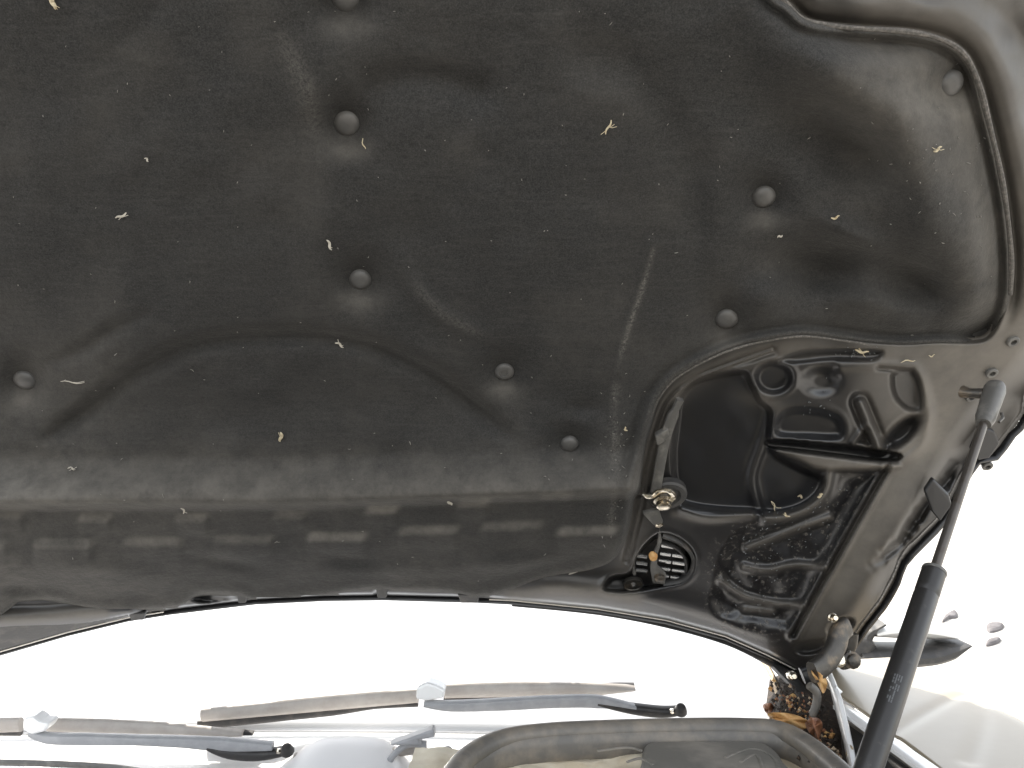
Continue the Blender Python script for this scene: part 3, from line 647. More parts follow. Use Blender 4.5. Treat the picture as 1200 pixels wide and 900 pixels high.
for k, yy in enumerate((651, 659.5, 668)):
    add('slat', sweep([OH(745.5, yy, -.017), OH(752, yy+.6, -.0165), OH(758, yy+1.6, -.017)], .0028, .0022, up=HN, n=8), M_SLAT, gr)
add('side_rail', sweep([OH(744, 649, -.014), OH(741.5, 660, -.013), OH(743.5, 673, -.014)], .0022, .002, up=HN, n=8), M_SOCKET, gr)

# ------------------------------------------------------------------ engine bay below the camera, unseen, added to block light off the ground
def bay_pos(X, Y):
    z = .80 + .06*ss(.38-np.abs(X+.02), -.03, .03)*ss(Y, -.02, .04)*ss(-Y, -.52, -.46) + .012*vnoise(X*1000, Y*1000, 60, 41) + .05*ss(-Y, .05, .12)
    return np.stack([X, Y, z], -1)
me = grid_mesh('added_engine_bay', np.linspace(-.72, .66, 90), np.linspace(-.28, .60, 70), bay_pos)
bay = link('added_engine_bay', me, M_DARK, car, 'unseen dark engine bay with its plastic engine cover, added to block ground light')
sm = bay.modifiers.new('thickness', 'SOLIDIFY'); sm.thickness = .01
fb = [(-.74, -.36, .84), (.68, -.36, .84), (.68, -.36, .22), (-.74, -.36, .22)]
bevel(add('front_bumper', slab(fb, (0, 1, 0), .10), M_SILVER, car, smooth=False), .02)
for sx in (-.73, .665):
    add('inner_wing', slab([(sx, -.27, .94), (sx, .62, .93), (sx, .62, .45), (sx, -.27, .45)], (1, 0, 0), .004), M_DARK, car, smooth=False)
add('bulkhead', slab([(-.73, .60, .91), (.665, .60, .91), (.665, .60, .40), (-.73, .60, .40)], (0, 1, 0), .004), M_DARK, car, smooth=False)

# ------------------------------------------------------------------ gas strut
st = bpy.data.objects.new('gas_strut', None); COL.objects.link(st); st.parent = car; st.location = -OFF
st['label'] = 'black gas strut from the hood flange down to the fender'
dT = float((OH(1163, 462, .03)-Vector(CAM)).dot(Vector(FWD)))
A = P(1164, 462, dT); B = P(1011, 920, .475)
def along(t): return A.lerp(B, t)
def t_at(py):
    lo, hi = 0, 1
    for _ in range(40):
        m = (lo+hi)/2; p = np.array(along(m))-CAM; y = 450 - F*(p@UP)/(p@FWD)
        if y < py: lo = m
        else: hi = m
    return lo
tR, tC = t_at(490), t_at(670)
ax = (B-A).normalized()
add('rod', sweep([along(tR-.01), along(tC+.005)], .0037, n=16), M_ROD, st)
cyl = []
cr = .0118
prof = [(t_at(668), .0065), (t_at(668.5), .0080), (t_at(670), .0084), (t_at(674), .0086), (t_at(690), .0086), (t_at(695), .0086), (t_at(696), .0082), (t_at(697.5), .0082), (t_at(698.5), .0086), (1.0, .0086)]
cylo = add('cylinder', sweep([along(t) for t, r in prof], [r for t, r in prof], n=28), M_STRUT, st)
add('collar', sweep([along(t_at(t)) for t in (667.5, 668, 669.5, 671)], [.0062, .0087, .0089, .0087], n=24), M_SOCKET, st)
add('collar_line', sweep([along(t_at(t)) for t in (696, 697.2)], [.0122, .0122], n=24, caps=False), M_SOCKET, st) if False else None
# end fitting: socket cup and neck
nrm = Vector(HN)
add('socket', merge(sweep([along(tR+.02), along(tR+.0), along(tR-.035), along(tR-.06), along(tR-.10), along(tR-.115)], [.0060, .0078, .0080, .0084, .0088, .0076], n=20, sq=2.4)), M_SOCKET, st, 'grey plastic ball socket on the hood flange')
add('ball_stud', sweep([along(tR-.085), along(tR-.085)-Vector((.014, -.012, -.002)), along(tR-.085)-Vector((.017, -.018, -.004))], [.0055, .0045, .006], n=14), M_STEEL, st)
add('spring_clip', sweep([along(tR-.01)+Vector((.011, -.004, .002)), along(tR)+Vector((.013, -.004, 0)), along(tR+.015)+Vector((.010, -.005, 0))], .0013, n=6), M_STEEL, st)
# faded print on the cylinder: rows of small marks
side = ax.cross(Vector(FWD)).normalized(); toC = (Vector(CAM)-along(t_at(812))).normalized(); toC = (toC - ax*toC.dot(ax)).normalized(); sd_ = ax.cross(toC).normalized()
if sd_.x > 0: sd_ = -sd_
for row in range(4):
    V = []; Fc = []
    for k in range(9 if row < 3 else 5):
        if random.random() < .15: continue
        t = along(t_at(799 + k*3.6)); ang0 = .15 + row*.17
        quad = []
        ln = .0012+random.random()*.0007
        for (dt, da) in ((-ln*.7, -.05), (ln*.7, -.05), (ln*.7, .05), (-ln*.7, .05)):
            ang = ang0 + da - .45; d = toC*math.cos(ang) + sd_*math.sin(ang) * -1
            quad.append(t + ax*dt + d*.00875)
        o = len(V); V += quad; Fc.append((o, o+1, o+2, o+3))
    add('print_line', (V, Fc), M_PRINT2, st, smooth=False)
add('paint_chip', lathe(along(t_at(711))+(Vector(CAM)-along(t_at(711))).normalized()*.0085, (Vector(CAM)-along(t_at(711))), [(.0016, -.0005), (.0014, .0003), (.0004, .0005)], 8), M_LINT, st)

# ------------------------------------------------------------------ hood hinge
hg = bpy.data.objects.new('hood_hinge', None); COL.objects.link(hg); hg.parent = car; hg.location = -OFF
hg['label'] = 'greasy black steel hood hinge at the corner of the windscreen'
dh = float((OH(985, 750, .01)-Vector(CAM)).dot(Vector(FWD)))
add('hinge_arm', sweep([P(x, y, dh-.01-.002*i) for i, (x, y) in enumerate(spline([(992, 734), (984, 742), (980, 756), (974, 768), (964, 780), (952, 788)], 4))], [.011]*21, .006, up=(0, -1, 0), n=14, sq=3), M_STEEL, hg)
add('hinge_arm', sweep([P(x, y, dh+.0) for x, y in spline([(998, 742), (996, 756), (990, 770), (992, 782)], 4)], .007, .005, up=(0, -1, 0), n=12, sq=3), M_STEEL, hg)
add('hinge_link', sweep([P(x, y, dh-.005) for x, y in spline([(940, 792), (960, 784), (975, 772), (990, 768)], 4)], .009, .005, up=(0, -1, 0), n=12, sq=3), M_PAINT, hg)
for x, y, r, m_ in ((1000, 774, .0072, M_STEEL), (984, 774, .006, M_CHROME), (977, 724, .004, M_CHROME), (929, 792, .004, M_CHROME), (957, 781, .0045, M_STEEL)):
    c = P(x, y, dh-.02); add('hinge_bolt', lathe(c, (0, -1, .15), [(r*1.3, -.006), (r*1.3, -.002), (r*.95, -.001), (r*.9, .004), (r*.6, .0055), (r*.1, .0055)], 12), m_, hg)
add('hinge_hook', sweep([P(x, y, dh-.015) for x, y in spline([(994, 764), (999, 769), (1004, 771), (1006, 776)], 4)], .0030, .002, up=(0, -1, 0), n=8), M_SOCKET, hg)

# ------------------------------------------------------------------ windscreen and cowl
def on_ws(px, py, off=0.0):
    n = np.array([0, -math.sin(R(28)), math.cos(R(28))]); p0 = np.array([0, 1.0, .855]); r = ray(np.array(px, float), np.array(py, float))
    t = ((p0-CAM)@n + off)/(r@n); return CAM + r*t[..., None]
def OW(px, py, off=0.0): return Vector(on_ws(px, py, off))
def ws_pos(X, Y):  # X across, Y up the glass
    s = Y; return np.stack([X, 1.0+s*math.cos(R(28)) - .05*(X/.75)**2, .855+s*math.sin(R(28))], -1)
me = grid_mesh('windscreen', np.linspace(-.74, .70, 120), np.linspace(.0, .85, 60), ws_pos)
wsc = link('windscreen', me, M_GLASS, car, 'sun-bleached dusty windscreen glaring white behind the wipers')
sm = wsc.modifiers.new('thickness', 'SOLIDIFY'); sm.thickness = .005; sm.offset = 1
def cowl_pos(X, Y):
    z = .846 + .012*np.sin(Y*6) + .040*np.exp(-((X-.11)/.068)**4 - ((Y-.90)/.05)**2)
    z = z + .006*np.exp(-((Y-.955)/.012)**2)
    return np.stack([X, Y - .05*(X/.75)**2*ss(Y, .85, 1.0), z], -1)
me = grid_mesh('cowl_panel', np.linspace(-.74, .69, 120), np.linspace(.60, 1.005, 80), cowl_pos)
cowl = link('cowl_panel', me, M_COWL, car, 'pale dusty cowl panel between the windscreen and the rubber seal')
sm = cowl.modifiers.new('thickness', 'SOLIDIFY'); sm.thickness = .003; sm.offset = -1
# edge trim line on the cowl, lower left, and folded grey corner
V, Fc = sweep([OZ(x, y, .902) for x, y in spline([(-30, 893), (60, 895), (130, 899), (175, 906)], 5)], .0025, .003, n=8); add('trim_line', (V, Fc), M_SOCKET, cowl)
V, Fc = sweep([P(x, y, .86) for x, y in spline([(345, 888), (400, 887), (455, 882), (500, 876)], 5)], .006, .005, n=10, sq=3); add('trim_line', (V, Fc), M_BLADE, cowl)
V, Fc = sweep([P(x, y, .84) for x, y in spline([(500, 872), (478, 872), (462, 884), (448, 906)], 5)], .004, .004, n=8); add('trim_line', (V, Fc), M_ARM, cowl)
o = add('cowl_clip', slab([P(x, y, .82) for x, y in ((498, 890), (524, 882), (530, 886), (527, 910), (495, 912))], FWD, .02), M_ARM, cowl, smooth=False); bevel(o, .003)
o = add('cowl_clip', slab([P(x, y, .83) for x, y in ((455, 874), (486, 863), (508, 855), (510, 864), (490, 868), (494, 874))], FWD, .015), M_ARM, cowl, smooth=False); bevel(o, .002)

# rubber weather seal
sealpx = spline([(520, 925), (545, 890), (585, 868), (640, 859), (720, 855), (800, 853), (870, 853), (915, 857), (950, 876), (985, 905), (1010, 930)], 8)
ZS = .930
sp_ = [OZ(x, y, ZS) for x, y in sealpx]; ns = len(sp_)
V, Fc = sweep(sp_, .0100, .0095, n=16); seal = add('weather_seal', (V, Fc), M_RUB, car, 'dusty black rubber hood seal looping round the service cover')
V, Fc = sweep([p + Vector((0, -.010, -.012)) for p in sp_], .0035, .012, n=10); add('seal_lip', (V, Fc), M_RUB, seal)

# service cover inside the seal: tan dusty left part, dark moulded right part
def cover_pos(X, Y):
    z = .905 - .05*ss(.70-Y, 0, .08) + .006*np.exp(-((X-.44)/.03)**2) - .010*np.exp(-((X-.36)/.03)**2 - ((Y-.72)/.04)**2) + .003*vnoise(X*1000, Y*1000, 22, 31) + .002*vnoise(X*1000, Y*1000, 9, 32)
    return np.stack([X, Y, z], -1)
me = grid_mesh('service_cover', np.linspace(.20, .66, 110), np.linspace(.42, .80, 90), cover_pos)
cov = link('service_cover', me, M_TAN, car, 'dusty tan plastic service cover framed by the rubber seal')
ol = spline([(757, 872), (775, 868), (830, 868), (885, 868), (905, 876), (918, 892), (925, 920), (760, 925), (752, 890)], 4, True)
o = add('reservoir_lid', slab([OZ(x, y, .922) for x, y in ol], (0, 0, -1), .02), M_TRAY, cov, 'grey moulded lid with curved ribs', smooth=False); bevel(o, .003)
for q in ([(850, 888), (880, 877), (905, 886), (915, 905)], [(868, 893), (885, 884), (893, 896), (896, 912)], [(735, 893), (750, 889), (765, 896)], [(700, 880), (735, 876), (752, 880)]):
    V, Fc = sweep([OZ(x, y, .9222) for x, y in spline(q, 5)], .0016, .0010, n=8); add('lid_rib', (V, Fc), M_TRAY, cov)
o = add('gap_cover', slab([OZ(x, y, .921) for x, y in ((805, 866), (835, 865), (838, 868), (815, 870))], (0, 0, -1), .01), M_DARK, cov, smooth=False) if False else None

# ------------------------------------------------------------------ wipers
def wiper(blade_l, blade_r, spoiler, clamp, arm, pivot, dB, dA, label):
    w0 = bpy.data.objects.new('wiper', None); COL.objects.link(w0); w0.parent = car; w0.location = -OFF; w0['label'] = label
    px = F/dB
    for pts, wid in (blade_l, blade_r):
        q = spline(pts, 6); n_ = len(q)
        ws_ = [np.interp(i/(n_-1), np.linspace(0, 1, len(wid)), wid)*.62/px for i in range(n_)]
        add('blade', sweep([P(x, y, dB) for x, y in q], .006, ws_, up=(0, -.3, 1), n=14), M_BLADE, w0)
    for pts, wid in spoiler:
        q = spline(pts, 6); n_ = len(q)
        ws_ = [np.interp(i/(n_-1), np.linspace(0, 1, len(wid)), wid)*.62/px for i in range(n_)]
        add('blade_strip', sweep([P(x, y, dB+.004) for x, y in q], .004, ws_, up=(0, -.3, 1), n=10, sq=3), M_DARK, w0)
    q = spline(arm[0], 6); n_ = len(q)
    ws_ = [np.interp(i/(n_-1), np.linspace(0, 1, len(arm[1])), arm[1])/2/F*dA for i in range(n_)]
    add('arm', sweep([P(x, y, dA) for x, y in q], .005, ws_, up=(0, -.3, 1), n=12, sq=4), M_ARM, w0)
    o = add('clamp', slab([P(x, y, dA-.006) for x, y in clamp], FWD, .022), M_WHITE, w0, smooth=False); bevel(o, .003)
    if pivot:
        q = spline(pivot, 5); n_ = len(q)
        ws_ = [.002+.0042*math.sin(math.pi*min(1, (i+1)/n_*.9)) for i in range(n_)]
        add('pivot_arm', sweep([P(x, y, dA+.002) for x, y in q], .007, ws_, up=(0, -.3, 1), n=12, sq=3), M_DARK, w0)
        x, y = pivot[-1]
        add('pivot_nut', lathe(P(x-2, y-2, dA-.008), (0, -.6, .8), [(.008, -.006), (.0065, 0), (.005, .003), (.001, .004)], 12), M_DARK, w0)
        add('pivot_nut', lathe(P(x-12, y+1, dA-.006), (0, -.9, .4), [(.0035, -.006), (.003, 0), (.001, .002)], 10), M_CHROME, w0)
    return w0
wiper(([(237, 838), (320, 830), (405, 822), (490, 815)], [13, 14, 15, 15, 14]), ([(521, 810), (600, 808), (680, 808), (720, 807), (744, 806)], [14, 15, 14, 9, 4]),
      [([(233, 849), (310, 841), (390, 833), (440, 827), (490, 824)], [10, 10, 9, 5, 6]), ([(520, 818), (600, 815), (650, 813)], [3, 3, 1]), ([(688, 805), (720, 803.5), (743, 804)], [4, 5, 6])],
      [(488, 806), (500, 800), (512, 804), (522, 809), (520, 819), (500, 822), (487, 820)], ([(497, 824), (530, 827), (590, 825), (650, 822), (700, 822), (745, 829)], [6, 12, 14, 14, 15, 5]),
      [(700, 822), (740, 830), (775, 834), (800, 832)], .93, .88, 'right-hand wiper lying along the base of the windscreen')
wiper(([(-40, 851), (-10, 850), (25, 849)], [14, 15, 14]), ([(57, 849), (120, 851), (190, 854), (240, 857), (285, 859)], [13, 15, 14, 10, 4]),
      [([(-40, 858), (25, 858)], [5, 6]), ([(58, 857), (120, 859), (170, 862)], [3, 3, 1]), ([(240, 857), (270, 858), (297, 859)], [6, 6, 2])],
      [(26, 843), (38, 840), (46, 846), (58, 848), (52, 858), (36, 862), (26, 856)], ([(36, 858), (58, 865), (100, 866), (160, 867), (215, 869), (260, 872), (320, 874)], [7, 12, 13, 11, 13, 17, 8]),
      [(245, 874), (270, 882), (305, 884), (338, 879)], .90, .86, 'left-hand wiper, its pivot beside the pale cowl bulge')

# ------------------------------------------------------------------ fender, mirror and corner
def fend_pos(U, Vv):
    # U: 0 front .. 1 rear, Vv: 0 flange .. 1 outside
    y = -.1 + U*1.09; x0 = .565 + .09*ss(y, -.1, .75) + .01*U; x = x0 + Vv*.27*(1+0*U)
    z = .952 - .012*U + .012*np.sin(np.clip(Vv, 0, 1)*1.6) - .42*np.clip(Vv-.45, 0, 1)**2*2.6
    cr = np.array([OZ(a, b_, .94)[:2] for a, b_ in spline([(1035, 868), (1085, 842), (1130, 824), (1152, 834), (1152, 862), (1138, 900)], 4)])
    d, p, s = dist_line(x, y, cr); z = z - .0022*g(d, .008)
    return np.stack([x, y, z], -1)
me = grid_mesh('fender', np.linspace(0, 1, 220), np.linspace(0, 1.35, 90), lambda U, Vv: fend_pos(U, Vv))
M_FEND = mat('champagne_paint', (.33, .28, .205), .35, coat=.15, noise=(6, (.27, .225, .16), .4, .7))
fender = link('fender', me, M_FEND, car, 'pale champagne front fender glaring in the sun beside the strut')
sm = fender.modifiers.new('thickness', 'SOLIDIFY'); sm.thickness = .0015; sm.offset = -1
fl = [(986, 829), (1010, 846), (1040, 868), (1085, 900), (1150, 948)]
dd = [.80, .74, .69, .62, .54]
V, Fc = sweep([P(x, y, d) for (x, y), d in zip(fl, dd)], .009, .003, up=(0, 0, 1), n=10, sq=4)
add('flange', (V, Fc), M_WHITE, fender)
V, Fc = sweep([P(x, y, d) for (x, y), d in zip([(968, 784), (975, 800), (983, 826), (992, 862), (1003, 915)], [.84, .82, .78, .73, .66])], [.004, .004, .009, .007, .006], .0035, up=(1, 0, 0), n=10, sq=4)
add('brace', (V, Fc), M_WHITE, fender, 'bright white painted brace running down beside the seal')
add('flange_notch', sweep([P(978, 806, .80), P(984, 811, .80), P(981, 816, .80)], .003, n=8), M_WHITE, fender)
lf = grid_mesh('fender', np.linspace(0, 1, 60), np.linspace(0, 1.35, 30), lambda U, Vv: fend_pos(U, Vv)*np.array([-1, 1, 1]) - np.array([.04, 0, 0]))  # unseen left fender, added to block low light from that side
link('fender', lf, M_FEND, car, 'far side front fender beyond the left of the picture, added to block low light')
# dark bay side panel with pressed grooves
o = add('side_panel', slab([P(986, 836, .80), P(1085, 905, .63), P(1150, 955, .55), P(1150, 1060, .52), P(1000, 1000, .62), P(990, 905, .70)], FWD, .004), M_PLAST, car, 'black bay side panel with two pressed ribs', smooth=False)
for a, b_ in (((994, 846), (1090, 912)), ((1000, 862), (1075, 916))):
    V, Fc = sweep([P(a[0], a[1], .775), P(b_[0], b_[1], .615)], .002, .003, n=8); add('rib', (V, Fc), M_RUB, o)
# strut foot bracket
add('strut_bracket', sweep([P(1005, 925, .48), P(1040, 960, .55)], .01, n=12), M_STEEL, car)
# scuttle corner: dark inner wing behind the leaves
o = add('corner_panel', slab([P(x, y, d) for x, y, d in ((925, 790, .95), (965, 785, .90), (985, 835, .80), (1000, 905, .72), (955, 915, .72), (915, 850, .80), (900, 838, .88), (905, 800, .98))], FWD, .01), M_SOIL, car, 'dark grimy drain channel at the corner of the bay', smooth=False)
V, Fc = sweep([P(x, y, .80) for x, y in spline([(948, 803), (957, 812), (956, 828), (948, 845)], 5)], .0045, n=10); add('drain_hose', (V, Fc), M_RUB, o)
# screen side trim and its curled edge
V, Fc = sweep([P(x, y, d) for (x, y), d in zip(spline([(893, 772), (903, 788), (910, 805), (912, 828), (905, 842)], 4), np.linspace(1.0, .86, 17))], .0035, .004, n=10); add('screen_trim', (V, Fc), M_LEAFP, wsc, 'stained trim at the lower corner of the glass')
V, Fc = sweep([P(x, y, d) for (x, y), d in zip(spline([(906, 776), (920, 790), (935, 806), (942, 822)], 4), np.linspace(.97, .86, 13))], .008, .005, n=10, sq=3); add('screen_trim', (V, Fc), M_PLAST, wsc)

# door mirror: white cap, black shell below
mir = bpy.data.objects.new('side_mirror', None); COL.objects.link(mir); mir.parent = car; mir.location = -OFF
mir['label'] = 'door mirror with white cap and dark lower shell behind the strut'
dm = 1.30
ql = spline([(998, 768), (1020, 767), (1050, 767), (1080, 765), (1102, 759), (1121, 749)], 5)
ws_ = [np.interp(i/(len(ql)-1), [0, .15, .5, .8, 1], [.020, .019, .016, .0135, .002]) for i in range(len(ql))]
add('lower_shell', sweep([P(x, y, dm) for x, y in ql], [.05]*len(ql), ws_, n=16, sq=2.6), M_PLAST, mir)
add('lower_shell', sweep([P(x, y, dm-.01) for x, y in spline([(1002, 764), (1012, 748), (1018, 736), (1030, 728)], 5)], .03, [.022]*6+[.012]*5+[.006]*5, n=12), M_PLAST, mir)
qc = spline([(1016, 738), (1045, 733), (1080, 735), (1108, 742)], 5)
add('cap', sweep([P(x, y, dm+.01) for x, y in qc], [.04]*len(qc), [np.interp(i/(len(qc)-1), [0, .3, .7, 1], [.008, .020, .018, .005]) for i in range(len(qc))], n=16), M_WHITE, mir)
# rounded grey plate behind the hinge
ol = spline([(985, 786), (1000, 786), (1006, 805), (1004, 824), (998, 838), (984, 828), (972, 806)], 5, True)
dp = add('grey_plate', slab([P(x, y, 1.12) for x, y in ol], FWD, .02), M_ARM, car, 'rounded grey plate behind the hood hinge', smooth=False); bevel(dp, .004)

# ------------------------------------------------------------------ leaves and litter in the corner
def leaf(name, outline, d, mt, label, curl=.006, cat='leaf', n=10, fold=.004, d2=None):
    q = spline(outline, n, True); c = q.mean(0); V = [P(c[0], c[1], d-fold)]; rings = (.35, .7, 1.0)
    for k, s in enumerate(rings):
        for i, (x, y) in enumerate(q):
            xx = c[0]+(x-c[0])*s; yy = c[1]+(y-c[1])*s
            V.append(P(xx, yy, d - fold*(1-s) + curl*s*s*math.sin(i*.41+1)))
    m = len(q); Fc = [(0, 1+i, 1+(i+1) % m) for i in range(m)]
    for k in range(2):
        for i in range(m): a = 1+k*m+i; b_ = 1+k*m+(i+1) % m; Fc.append((a, a+m, b_+m, b_))
    o = add(name, (V, Fc), mt, None); s_ = o.modifiers.new('thickness', 'SOLIDIFY'); s_.thickness = .0006
    return tag(o, label, cat, 'dead leaves in the corner of the bay' if cat == 'leaf' else None)
leaf('leaf', [(951, 785), (962, 790), (969, 797), (968, 808), (964, 812), (957, 799)], .77, M_LEAFO, 'orange triangular leaf piece standing up below the hinge')
leaf('leaf', [(900, 836), (915, 835), (935, 839), (950, 847), (943, 854), (925, 849), (905, 842)], .765, M_LEAFO, 'long bright orange leaf lying on top of the rubber seal', curl=.004)
leaf('leaf', [(944, 846), (952, 841), (961, 843), (964, 853), (959, 866), (951, 861), (946, 855)], .750, M_LEAFB, 'crumpled reddish brown leaf at the end of the orange leaf', curl=.010, fold=.012)
leaf('leaf', [(957, 866), (964, 862), (968, 870), (968, 880), (960, 876)], .76, M_LEAFP, 'pale cream leaf scrap below the crumpled brown leaf')
leaf('leaf', [(895, 826), (904, 824), (907, 832), (900, 836), (896, 833)], .87, M_LEAFB, 'small dark brown leaf scrap at the edge of the glass')
leaf('leaf', [(921, 818), (930, 813), (935, 820), (933, 829), (924, 828)], .84, M_LEAFO, 'small curled yellow orange leaf among the dark crumbs')
leaf('leaf', [(994, 872), (1000, 878), (999, 890), (995, 893), (992, 884)], .70, M_LEAFP, 'pale curled leaf beside the white brace', curl=.005)
leaf('leaf', [(760.5, 650), (764, 646), (770, 650), (769, 656), (763, 657)], float((OH(765, 652, .004)-Vector(CAM)).dot(Vector(FWD))), M_LEAFO, 'tiny tan leaf scrap stuck on the vent grille', curl=.001, fold=.002)
V = []; Fc = []
for _ in range(520):
    t = random.random(); x = np.interp(t, [0, .45, 1], [905, 940, 975]) + random.gauss(0, 12); y = np.interp(t, [0, .45, 1], [812, 836, 895]) + random.gauss(0, 11)
    if x < 903 or (x < 925 and y > 838) or y < 796: continue
    if x > 985: continue
    dpt = np.interp(y, [790, 900], [.90, .70]) - .008 - random.random()*.01; c = P(x, y, dpt); r = random.uniform(.0008, .0028)
    o = len(V)
    for a in ((1, 0, 0), (-1, .2, 0), (0, 1, .3), (.1, -1, 0), (0, .2, 1), (.2, 0, -1)): V.append(c + Vector(a)*r*random.uniform(.5, 1.4))
    for f in ((0, 2, 4), (2, 1, 4), (1, 3, 4), (3, 0, 4), (2, 0, 5), (1, 2, 5), (3, 1, 5), (0, 3, 5)): Fc.append(tuple(o+i for i in f))
tag(add('leaf_litter', (V, Fc), [M_SOIL, M_LEAFP, M_LEAFO, M_LEAFB], None, smooth=False), 'dark crumbs of rotted leaves packed in the corner of the bay', kind='stuff')
lm = bpy.data.objects['leaf_litter'].data
for p in lm.polygons: p.material_index = (0, 0, 0, 0, 3, 0, 1, 0, 3, 0, 0, 2)[(p.index//8) % 12]

# ------------------------------------------------------------------ seeds, fluff and lint on the felt
def fleck(x, y, length, ang, wid, mt, label, hairs=3, cat='seed'):
    wid *= .68; hairs = min(hairs, 2 + (length > 15)*2)
    s = hood_m(x, y); base = lh(x, y) if lsd(x, y) < 0 else pH(x, y)
    parts = []; ca, sa = math.cos(R(ang)), math.sin(R(ang)); pts = []; r = []
    for k in range(7):
        t = k/6-.5; bend = 1.2*math.sin(k*1.1+x)
        pts.append(OH(x+ca*length*t - sa*bend, y+sa*length*t + ca*bend, base+.0022+.0006*math.sin(k*1.7))); r.append(s*wid/2*(.25+math.sin(math.pi*(k+.6)/7.2)))
    parts.append(sweep(pts, r, [q*.6 for q in r], up=HN, n=6))
    for h_ in range(hairs):
        a2 = R(ang+random.uniform(-70, 70)+180*(h_ % 2)); l2 = length*random.uniform(.35, .7)
        parts.append(sweep([OH(x, y, base+.002), OH(x+math.cos(a2)*l2*.5, y+math.sin(a2)*l2*.5+1, base+.0035), OH(x+math.cos(a2)*l2, y+math.sin(a2)*l2, base+.0025)], s*.35, n=4))
    return tag(add('fluff' if cat == 'fluff' else 'seed', merge(*parts), mt, None), label, cat, 'bits caught in the felt under the hood')
fleck(62, 3, 16, 75, 7, M_SEED, 'largest straw coloured seed head at the top left of the felt', 6)
fleck(142, 253, 14, -25, 3.5, M_LINT, 'white fluff left of centre, level with the diagonal seed by the clip', 3, 'fluff')
fleck(386, 287, 13, 65, 4, M_LINT, 'bent white scrap just above the middle clip of the centre row', 1, 'fluff')
fleck(713, 149, 18, -68, 3, M_SEED, 'slim upright straw seed right of the two top centre clips', 3)
fleck(426, 169, 14, 75, 1.8, M_SEED, 'thin pale hair hanging below the large top clip', 0, 'fluff')
fleck(398, 404, 11, 30, 3.6, M_LINT, 'white speck sitting on the crown of the pressed arch', 3, 'fluff')
fleck(329, 512, 11, 95, 5, M_SEED, 'cream seed inside the pressed arch below its crown', 2)
fleck(1099, 175, 11, -30, 4, M_SEED, 'yellowish seed below the clip in the upper right corner', 3)
fleck(979, 255, 10, -15, 3.4, M_SEED, 'short bright straw chip right of the upper right clip', 0)
fleck(914, 277, 6, -25, 3, M_LINT, 'tiny pale chip below the upper right clip', 0, 'fluff')
fleck(527, 589, 7, 60, 4.5, M_LINT, 'round white speck between two upper waffle pads', 0, 'fluff')
fleck(85, 448, 28, 3, 1.8, M_LINT, 'fine white thread trailing right from the far left clip', 1, 'fluff')
fleck(84, 549, 9, 10, 3, M_LINT, 'pale speck on the smooth band below the left end of the arch', 3, 'fluff')
fleck(214, 597, 10, 70, 3, M_LINT, 'white speck above the third upper waffle pad from the left', 1, 'fluff')
fleck(172, 187, 6, 40, 2.6, M_LINT, 'small white speck alone in the upper left of the felt', 0, 'fluff')
fleck(1010, 412, 16, 8, 4, M_SEED, 'cluster of pale chips under the edge of the felt', 6)
fleck(1064, 423, 17, -8, 2, M_SEED, 'straight straw sliver on the dusty steel above the pocket', 0)
fleck(1092, 417, 7, -8, 2, M_SEED, 'shorter straw sliver at the right end of the dusty steel', 0)
fleck(907, 593, 13, 68, 2.2, M_SEED, 'thin pale stalk leaning in the round pocket', 2)
fleck(938, 582, 6, 20, 4, M_SEED, 'bright seed on the inner side of the curved rib', 1)
fleck(961, 581, 7, -30, 4.5, M_SEED, 'bright seed on the outer side of the curved rib', 1)
fleck(922, 604, 8, 40, 3, M_SEED, 'small seed under the foot of the curved rib', 2)
fleck(398+335, 503, 5, 60, 3, M_SEED, 'orange tinted speck on the rim of the felt beside the washer pipe', 1)
parts = []
for i in range(260):
    if i < 190: x, y = random.uniform(0, 1170), random.uniform(5, 690)
    elif i < 225: x, y = random.gauss(722, 12), random.uniform(440, 650)
    else: x, y = random.gauss(1110, 35), random.gauss(200, 40)
    if lsd(x, y) > -6: continue
    L_ = abs(random.gauss(0, .8))+.5; a = random.uniform(0, math.pi); b0 = lh(x, y)
    dx, dy = math.cos(a)*L_, math.sin(a)*L_; s = hood_m(x, y)
    parts.append(sweep([OH(x-dx, y-dy, b0+.0012), OH(x+random.uniform(-.6, .6), y+random.uniform(-.6, .6), b0+.002), OH(x+dx, y+dy, b0+.0012)], [s*.25, s*random.uniform(.3, .75), s*.25], n=4))
M_LINTD = mat('grey_lint', (.20, .19, .17), .9)
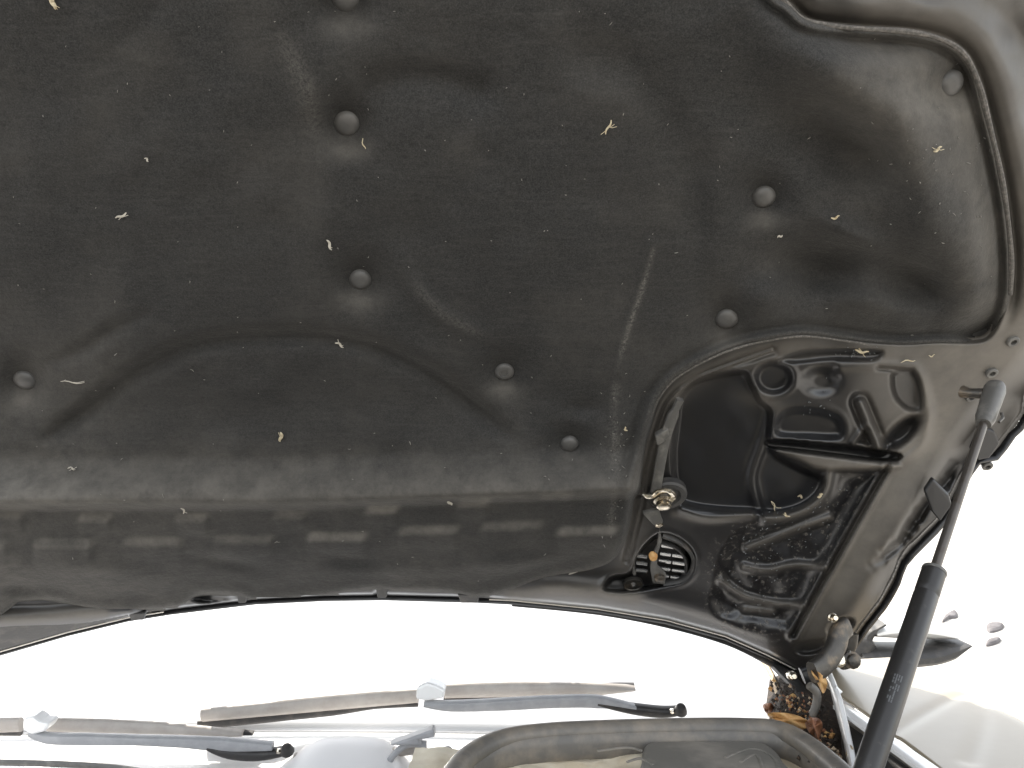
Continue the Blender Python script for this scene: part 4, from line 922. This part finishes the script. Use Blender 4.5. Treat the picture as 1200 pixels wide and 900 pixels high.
tag(add('lint', merge(*parts), M_LINTD, None), 'fine pale lint specks scattered over the black felt', kind='stuff')
parts = []
for i in range(130):
    c_ = random.choice([(880, 650, 25, 30), (905, 635, 30, 18), (890, 680, 20, 16), (960, 590, 18, 14), (962, 470, 12, 12), (925, 625, 30, 12), (1010, 413, 14, 4)])
    x, y = random.gauss(c_[0], c_[2]), random.gauss(c_[1], c_[3])
    if not (735 < x < 1080 and 405 < y < 735): continue
    b0 = pH(x, y); s = hood_m(x, y); L_ = random.uniform(.4, 1.3); a = random.uniform(-1.5, 1.5); dx, dy = math.cos(a)*L_, math.sin(a)*L_
    parts.append(sweep([OH(x-dx, y-dy, b0+.0008), OH(x, y, b0+.0016), OH(x+dx, y+dy, b0+.0008)], [s*.3, s*random.uniform(.35, .8), s*.3], n=5))
tag(add('grit', merge(*parts), M_LPRINT, None), 'pale grit and dried drops scattered in the black pocket', kind='stuff')

# ------------------------------------------------------------------ things on the driveway beyond the mirror
def stone(x, y, pts, label, cat='stone'):
    q = spline(pts, 4, True); V = []; Fc = []; base = OZ(x, y, 0.0); dist = (base-Vector(CAM)).dot(Vector(FWD)); m = len(q)
    for k, (s, hz) in enumerate(((1, 0), (.95, .012), (.7, .022), (.2, .026))):
        for (a, b_) in q:
            V.append(OZ(x+(a-x)*s, y+(b_-y)*s, 0.0)+Vector((0, 0, hz)))
    for k in range(3):
        for i in range(m): a = k*m+i; b_ = k*m+(i+1) % m; Fc.append((a, b_, b_+m, a+m))
    Fc.append(tuple(range(3*m, 4*m)))
    return tag(add('stone' if cat == 'stone' else 'dry_leaf', (V, Fc), M_STONE, None, smooth=False), label, cat)
stone(1168, 735, [(1157, 740), (1158, 732), (1175, 732), (1174, 738), (1162, 742)], 'dark flat stone on the driveway, upper of the two right of the mirror')
stone(1164, 753, [(1156, 758), (1158, 752), (1172, 749), (1170, 754)], 'dark narrow stone on the driveway, lower of the two right of the mirror')
stone(1114, 724, [(1104, 730), (1108, 722), (1119, 716), (1122, 724), (1112, 726)], 'dark curled leaf on the driveway just above the mirror tip', 'leaf')
